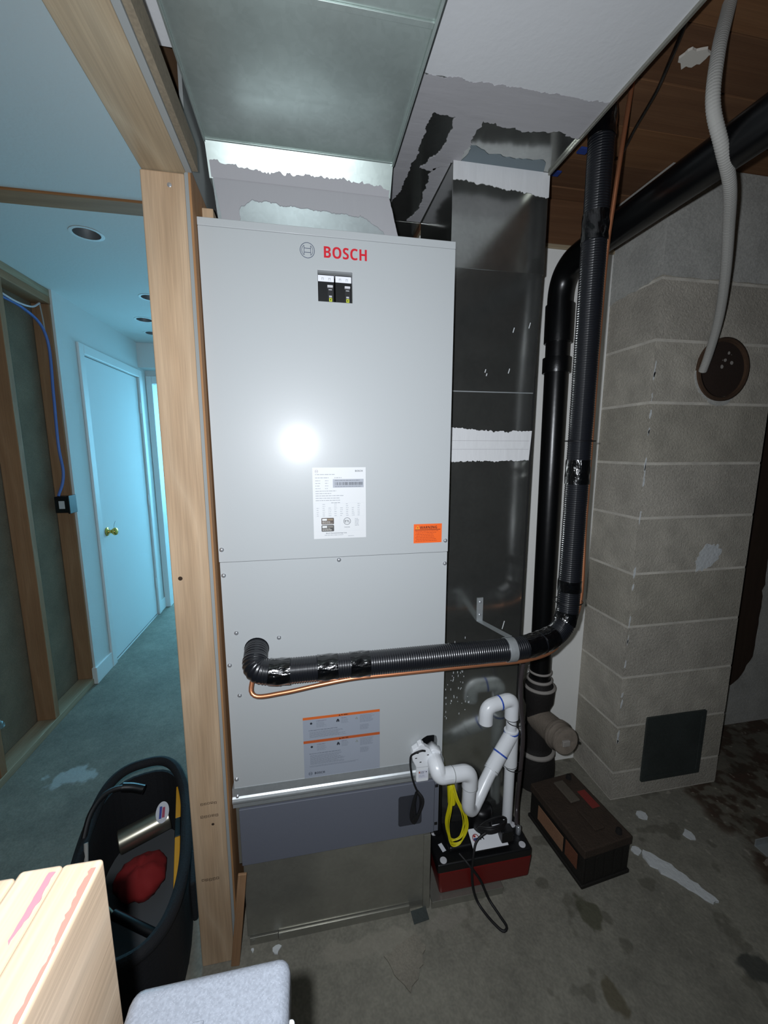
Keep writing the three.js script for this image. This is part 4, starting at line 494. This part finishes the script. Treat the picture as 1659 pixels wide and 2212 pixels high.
// ---------- old battery ----------
{ const t = thing('car_battery', 'grimy old vehicle battery on the floor between the pump and chimney', 'battery', [1.205, 0, -0.11]); t.rotation.y = 0.1;
  const q = (x0, x1, y0, y1, z0, z1, b, m, n, l) => { const msh = shadow(new THREE.Mesh(box(x0, x1, y0, y1, z0, z1, b), m)); msh.name = n; if (l) msh.userData.label = l; t.add(msh); return msh; };
  const grime = S({ color: '#3d3026', roughness: 0.85, map: rep(concTex, 4), bumpMap: rep(fineBump, 4), bumpScale: 0.002 }), shell = S({ color: '#16130f', roughness: 0.7, bumpMap: rep(fineBump, 4), bumpScale: 0.001 });
  q(-0.098, 0.098, 0, 0.118, -0.145, 0.145, 0.004, shell, 'case'); q(-0.102, 0.102, 0.1185, 0.152, -0.149, 0.149, 0.005, grime, 'lid'); q(-0.1035, 0.1035, 0.0, 0.014, -0.15, 0.15, 0.003, shell, 'hold_down_ledge');
  q(-0.014, 0.03, 0.1522, 0.16, -0.12, -0.02, 0.004, S({ color: '#5d564d', roughness: 0.9, map: concTex }), 'vent_cap', 'dusty grey vent cap'); q(-0.014, 0.03, 0.1522, 0.16, 0.01, 0.1, 0.004, grime, 'vent_cap');
  q(0.05, 0.085, 0.1522, 0.1535, -0.06, 0.02, 0.0005, S({ color: '#7a2a24', roughness: 0.8 }), 'red_sticker'); q(-0.1042, -0.1022, 0.045, 0.105, -0.09, 0.05, 0.0005, S({ color: '#a0785e', roughness: 0.8, map: concTex }), 'side_label', 'faded peeling side label'); q(-0.1042, -0.1022, 0.05, 0.11, 0.062, 0.12, 0.0005, S({ color: '#7a4a34', roughness: 0.8, map: concTex }), 'side_label');
  for (const z of [-0.125, 0.125]) { const m = shadow(new THREE.Mesh(turned([0.065, 0.152, z], [0, 1, 0], [[0, 0.011], [0.014, 0.0095], [0.015, 0]], 18), M.castIron)); m.name = 'terminal'; t.add(m); }
  for (const s of [0, 1]) for (let k = 0; k < 5; k++) q(-0.09 + k * 0.04, -0.082 + k * 0.04, 0.02, 0.112, s ? 0.1445 : -0.1475, s ? 0.1475 : -0.1445, 0.001, shell, 'rib'); }

// ---------- floor debris ----------
const debris = (pts, th, x, z, ry, mat, label, cat1, seed, y = 0.0002) => { const g = slab(ragged(pts, 0.008, 0.012, seed), th, { ...UP }); g.rotateY(ry); g.translate(x, y, z); return single('plaster_fragment', g, mat, label, cat1, 'plaster debris on the floor'); };
debris([[-0.1, -0.015], [-0.06, -0.03], [0.03, -0.026], [0.11, -0.02], [0.12, 0.0], [0.06, 0.018], [-0.02, 0.022], [-0.07, 0.02], [-0.11, 0.012]], 0.008, 1.478, 0.068, -1.02, M.plaster, 'long white plaster fragment on the floor before the chimney', 'fragment', 5);
debris(circle(0, 0, 0.018, 8), 0.006, 1.41, -0.035, 0.4, M.plaster, 'small white plaster chip at the end of the long fragment', 'fragment', 6);
debris([[-0.05, -0.03], [0.03, -0.035], [0.055, 0.02], [0, 0.035], [-0.03, 0.01]], 0.005, 1.86, 0.12, 0.5, S({ color: '#8a8078', roughness: 0.9, map: concTex }), 'grey plaster fragment on the brown dirt at the right', 'fragment', 8);
for (const [x, z, r, l] of [[1.66, -0.05, 0.022, 'pale chip on the dirt right of the chimney corner'], [1.55, -0.16, 0.02, 'pale chip against the chimney foot'], [1.36, -0.1, 0.012, 'tiny pale chip beside the battery end'], [-0.005, 0.075, 0.008, 'tiny white chip at the foot of the stud post'], [0.03, 0.02, 0.006, 'tiny white chip against the return box corner'], [0.1, 0.03, 0.012, 'pale flake on the return box floor rail']]) debris(circle(0, 0, r, 8), 0.004, x, z, r * 90, M.plaster, l, 'chip', Math.round(r * 2000));
debris([[-0.06, 0.03], [0.05, 0.06], [0.07, 0.02], [0.03, -0.04], [-0.01, -0.07], [-0.035, -0.03]], 0.004, 0.478, 0.13, 0.1, S({ color: '#98948a', roughness: 0.95, map: concTex, bumpMap: fineBump, bumpScale: 0.001 }), 'flat grey plaster flake on the floor before the return box', 'flake', 12);
single('foil_scrap', (() => { const g = new THREE.PlaneGeometry(0.09, 0.05, 12, 8), p = g.attributes.position; for (let i = 0; i < p.count; i++) p.setZ(i, 0.012 * (fbm(p.getX(i) * 60, p.getY(i) * 60, 7, 3) - 0.5) * 2 + 0.01 * Math.sin(p.getX(i) * 60)); g.computeVertexNormals(); g.rotateY(Math.PI / 2); g.rotateX(0.5); g.translate(-1.224, 0.2, -0.93); return g; })(), M.foil, 'crumpled shiny foil scrap on the stripped stud wall', 'foil');
{ const t = thing('metal_clip', 'small shiny bent metal piece on the dirt at the right', 'metal piece', [1.9, 0, 0.045]); part(t, 'plate', box(1.868, 1.93, 0, 0.004, 0.03, 0.075, 0.001), M.galvShiny); part(t, 'upturned_edge', box(1.868, 1.93, 0.004, 0.03, 0.03, 0.034, 0.001), M.galvShiny); }

// ---------- wiring in the stripped wall, ceiling bits ----------
single('blue_cable', sweep(spline([[-1.205, 2.23, -1.3], [-1.19, 2.215, -1.46], [-1.178, 2.17, -1.575], [-1.172, 2.09, -1.618], [-1.172, 1.8, -1.613], [-1.172, 1.5, -1.6], [-1.17, 1.36, -1.612], [-1.176, 1.29, -1.6], [-1.186, 1.24, -1.58], [-1.188, 1.222, -1.57]], 0.02), 0.0075, 10), M.blueCable, 'blue electrical cable running down the stud to a black box', 'cable');
single('white_cable', sweep(spline([[-1.19, 2.24, -1.29], [-1.18, 2.225, -1.4], [-1.178, 2.24, -1.53], [-1.18, 2.28, -1.6]], 0.02), 0.005, 8), M.whiteCable, 'white cable sagging under the stud wall top plate', 'cable');
single('grey_cable', sweep(spline([[-1.183, 2.284, -1.605], [-1.182, 2.2, -1.618], [-1.18, 2.1, -1.622]], 0.02), 0.004, 8), M.flex, 'thin grey cable beside the blue cable on the stud', 'cable');
{ const t = thing('junction_box', 'black plastic junction box fixed to the bare stud', 'junction box', [-1.17, 1.17, -1.59]);
  part(t, 'box_body', box(-1.205, -1.133, 1.125, 1.22, -1.628, -1.555, 0.004), M.blackPlastic); part(t, 'box_flange', box(-1.138, -1.126, 1.12, 1.225, -1.628, -1.55, 0.003), M.blackPlastic); const g = new THREE.PlaneGeometry(0.03, 0.045); g.translate(-1.168, 1.172, -1.5545); part(t, 'sticker', g, S({ color: '#c9cdd0', roughness: 0.6 }), 'pale sticker'); }
{ const t = thing('black_wire', 'thin black wire hanging under the wooden boards beside the duct', 'wire', [1.16, 2.44, 0]); part(t, 'wire', sweep(spline([[1.08, 2.446, 0.18], [1.1, 2.434, 0.136], [1.13, 2.425, 0.07], [1.16, 2.427, 0.012], [1.21, 2.43, -0.12], [1.258, 2.436, -0.232], [1.27, 2.449, -0.27]], 0.012), 0.0045, 10), M.tape); }
single('insulation_tuft', slab(ragged([[-0.03, -0.012], [0.0, -0.024], [0.035, -0.01], [0.04, 0.02], [0.01, 0.026], [-0.02, 0.02]], 0.008, 0.008, 44), 0.006, { o: [1.185, 2.4495, 0.083], ...DOWN }), M.paper, 'torn pale paper stuck to the wooden boards overhead', 'paper');
single('blue_tape_piece', box(1.075, 1.11, 2.425, 2.43, -0.35, -0.325, 0.001), M.blueTape, 'piece of blue tape near the duct corner', 'tape'); single('blue_tape_piece', box(1.07, 1.1, 2.392, 2.397, -0.19, -0.165, 0.001), M.blueTape, 'piece of blue tape with a white end beside the insulated pipe', 'tape');

// ---------- tool bag ----------
{ const t = thing('tool_bag', 'open black fabric tool bag on the floor behind the timber', 'tool bag', [-0.33, 0, -0.13]); t.rotation.y = 0.25;
  const oval = (a, b, n = 40) => Array.from({ length: n }, (_, i) => { const u = i / n * 6.283185, c = Math.cos(u), s = Math.sin(u); return [a * Math.sign(c) * Math.pow(Math.abs(c), 0.75), b * Math.sign(s) * Math.pow(Math.abs(s), 0.75)]; });
  const add = (n, g, m, l) => { const o = shadow(new THREE.Mesh(g, m)); o.name = n; if (l) o.userData.label = l; t.add(o); return o; };
  add('side_wall', slab(oval(0.15, 0.33), 0.262, { holes: [oval(0.141, 0.321)], o: [0, 0.008, 0], ...UP }), M.bagCloth); add('bottom', slab(oval(0.15, 0.33), 0.008, { ...UP }), M.bagCloth); add('lining', slab(oval(0.139, 0.319), 0.012, { o: [0, 0.009, 0], ...UP }), M.bagLining, 'grey lining');
  const rim = oval(0.147, 0.327, 80).map(([x, z]) => [x, 0.276 + 0.035 * smooth(0.12, 0.33, -z), z]); add('padded_rim', sweep(spline([...rim, rim[0]], 0.012), 0.0165, 12, false), M.bagCloth);
  add('handle', sweep(spline([[-0.146, 0.28, -0.08], [-0.13, 0.33, -0.13], [-0.1, 0.35, -0.17], [-0.06, 0.345, -0.19], [-0.01, 0.33, -0.18]], 0.012), 0.0085, 10), M.blackRubber); add('handle_grip', sweep(spline([[-0.05, 0.344, -0.19], [-0.02, 0.336, -0.185], [0.015, 0.325, -0.172]], 0.008), 0.0145, 12), M.blackPlastic); add('strap', sweep(spline([[-0.13, 0.3, -0.05], [-0.125, 0.2, 0.02], [-0.12, 0.1, 0.08]], 0.012), 0.006, 8), M.flex); add('pocket', box(0.15, 0.166, 0.03, 0.17, -0.15, 0.1, 0.006), M.bagCloth); }
const bag = (x, y, z) => { const c = Math.cos(0.25), s = Math.sin(0.25); return [-0.33 + x * c + z * s, y, -0.13 - x * s + z * c]; };
{ const a = bag(-0.08, 0.125, -0.2), b = bag(0.075, 0.14, -0.225), d = sub(b, a), L = Math.hypot(...d); const t = thing('metal_can', 'bare metal can with an oval label in the tool bag', 'can', a);
  part(t, 'can_body', turned(a, d, [[0, 0], [0, 0.036], [0.004, 0.038], [L, 0.038]], 28), M.tin); part(t, 'can_end', turned(a, d, [[L, 0.039], [L + 0.004, 0.039], [L + 0.004, 0.036], [L + 0.001, 0.034], [L + 0.001, 0]], 28), M.tin);
  const g = new THREE.CircleGeometry(0.03, 28); g.scale(0.72, 1.15, 1); g.applyQuaternion(new THREE.Quaternion().setFromUnitVectors(V3(0, 0, 1), V3(0.25, 0.85, 0.5).normalize())); g.translate(b[0] - 0.012, b[1] + 0.04, b[2] + 0.018); part(t, 'oval_label', g, S({ roughness: 0.5, map: canvasTex(128, 200, (c, w, h) => { c.fillStyle = '#d9dbe2'; c.fillRect(0, 0, w, h); c.fillStyle = '#3a4aa0'; c.fillRect(34, 44, 24, 112); c.fillStyle = '#b04a62'; c.fillRect(62, 54, 26, 96); }), side: THREE.DoubleSide }), 'white oval label'); }
single('red_rag', (() => { const g = new THREE.SphereGeometry(1, 28, 18), p = g.attributes.position; for (let i = 0; i < p.count; i++) { const k = 0.75 + 0.5 * fbm(p.getX(i) * 2.6 + 4, p.getZ(i) * 2.6 + p.getY(i), 15, 3); p.setXYZ(i, p.getX(i) * 0.072 * k, p.getY(i) * 0.045 * k, p.getZ(i) * 0.075 * k); } g.computeVertexNormals(); g.translate(...bag(-0.005, 0.075, -0.085)); return g; })(), M.redCloth, 'crumpled red cloth in the tool bag below the can', 'rag');
{ const p0 = bag(0.118, 0.24, -0.22), p1 = bag(0.118, 0.2, 0.16), t = thing('spirit_level', 'yellow spirit level standing along the tool bag side', 'level', p0); const d = V3(...p1).sub(V3(...p0)), L = d.length(), qn = new THREE.Quaternion().setFromUnitVectors(V3(0, 0, 1), d.clone().normalize());
  const put = (n, g, m) => { g.applyQuaternion(qn); const o = shadow(new THREE.Mesh(g, m)); o.name = n; t.add(o); }; put('body', box(-0.008, 0.008, -0.02, 0.02, 0, L * 0.34, 0.002, 'z'), M.levelYellow); put('body', box(-0.008, 0.008, -0.02, 0.02, L * 0.52, L, 0.002, 'z'), M.levelYellow); put('grip', box(-0.009, 0.009, -0.021, 0.021, L * 0.34, L * 0.52, 0.002, 'z'), M.blackPlastic); }
{ const a = bag(-0.02, 0.16, 0.02), t = thing('hand_tool', 'dark handled tool lying deep in the tool bag', 'tool', a); part(t, 'tool_handle', rod(bag(-0.06, 0.12, 0.05), bag(0.05, 0.1, 0.14), 0.013), M.blackPlastic); part(t, 'tool_shaft', rod(bag(-0.1, 0.13, 0.0), bag(-0.06, 0.12, 0.05), 0.006), M.tin); }

// ---------- close to the lens: bench with timber and toolbox ----------
{ const t = thing('work_bench', 'low rough wooden bench under the timber and grey toolbox', 'bench', [-0.12, 0, 1.0]);
  for (let k = 0; k < 4; k++) part(t, 'top_board', box(-0.42, 0.2, 0.832, 0.87, 0.735 + k * 0.135, 0.867 + k * 0.135, 0.003, 'x'), M.studBrown); for (const [x, z] of [[-0.4, 0.77], [0.12, 0.77], [-0.4, 1.2], [0.12, 1.2]]) part(t, 'leg', box(x, x + 0.06, 0, 0.831, z, z + 0.06, 0.003), M.studBrown); }
{ const t = thing('timber_block', 'thick pale laminated timber with pink paint marks', 'timber', [-0.08, 0.871, 0.86]);
  [[-0.0062, 0.029, 1.111, 0.702], [-0.0432, -0.0068, 1.1095, 0.7], [-0.0802, -0.0438, 1.1085, 0.704], [-0.117, -0.0808, 1.11, 0.701], [-0.154, -0.1176, 1.1085, 0.703]].forEach(([a, b2, h, z]) => part(t, 'laminated_board', box(a, b2, 0.872, h, z, 1.04, 0.004, 'z'), M.timber));
  const pk = S({ color: '#dc8274', roughness: 0.85 }), pk2 = S({ color: '#d98590', roughness: 0.85 }), mark = (pts, y, m, seed, l) => part(t, 'paint_mark', slab(ragged(pts.reverse(), 0.003, 0.003, seed), 0.0004, { o: [0, y, 0], ...UP }), m, l);
  mark([[0.0215, -0.712, 1], [0.026, -0.712, 0], [0.026, -1.02, 0], [0.0205, -1.02, 1], [0.0235, -0.85, 1]], 1.111, pk, 3, 'pink paint along the edge');
  mark([[-0.0155, -0.708, 0.3], [-0.0095, -0.708, 0.3], [-0.0095, -0.74, 1], [-0.0145, -0.765, 1]], 1.1095, pk2, 6, 'pink paint mark'); mark([[-0.033, -0.79, 1], [-0.024, -0.79, 1], [-0.027, -0.84, 1], [-0.036, -0.85, 1]], 1.1095, pk, 9, 'faint pink paint mark'); }
{ const t = thing('toolbox', 'speckled light grey plastic toolbox with a clear latch', 'toolbox', [0.125, 0.871, 0.85]);
  const gl = P({ color: '#959ba5', roughness: 0.42, bumpMap: rep(fineBump, 10), bumpScale: 0.0003, map: tex(256, 256, (u, v) => { const a = h2(Math.floor(u * 256), Math.floor(v * 256), 4), t2 = a > 0.965 ? 1 : 0.82 + 0.1 * vn(u * 64, v * 64, 5, 64); return [t2, t2, t2]; }, true, 9) });
  part(t, 'tub', box(0.062, 0.197, 0.8712, 0.955, 0.742, 1.02, 0.01), gl); part(t, 'lid', box(0.056, 0.2015, 0.956, 1.0, 0.7335, 1.03, 0.012), gl);
  part(t, 'latch', box(0.199, 0.206, 0.94, 0.985, 0.775, 0.8, 0.003), M.pvc, 'white latch'); part(t, 'latch', box(0.176, 0.203, 0.965, 1.0025, 0.79, 0.83, 0.004), M.clearPlastic, 'clear plastic latch'); part(t, 'lid_rib', box(0.118, 0.128, 0.9995, 1.002, 0.772, 0.86, 0.001), gl); }

renderer.render(scene, camera);
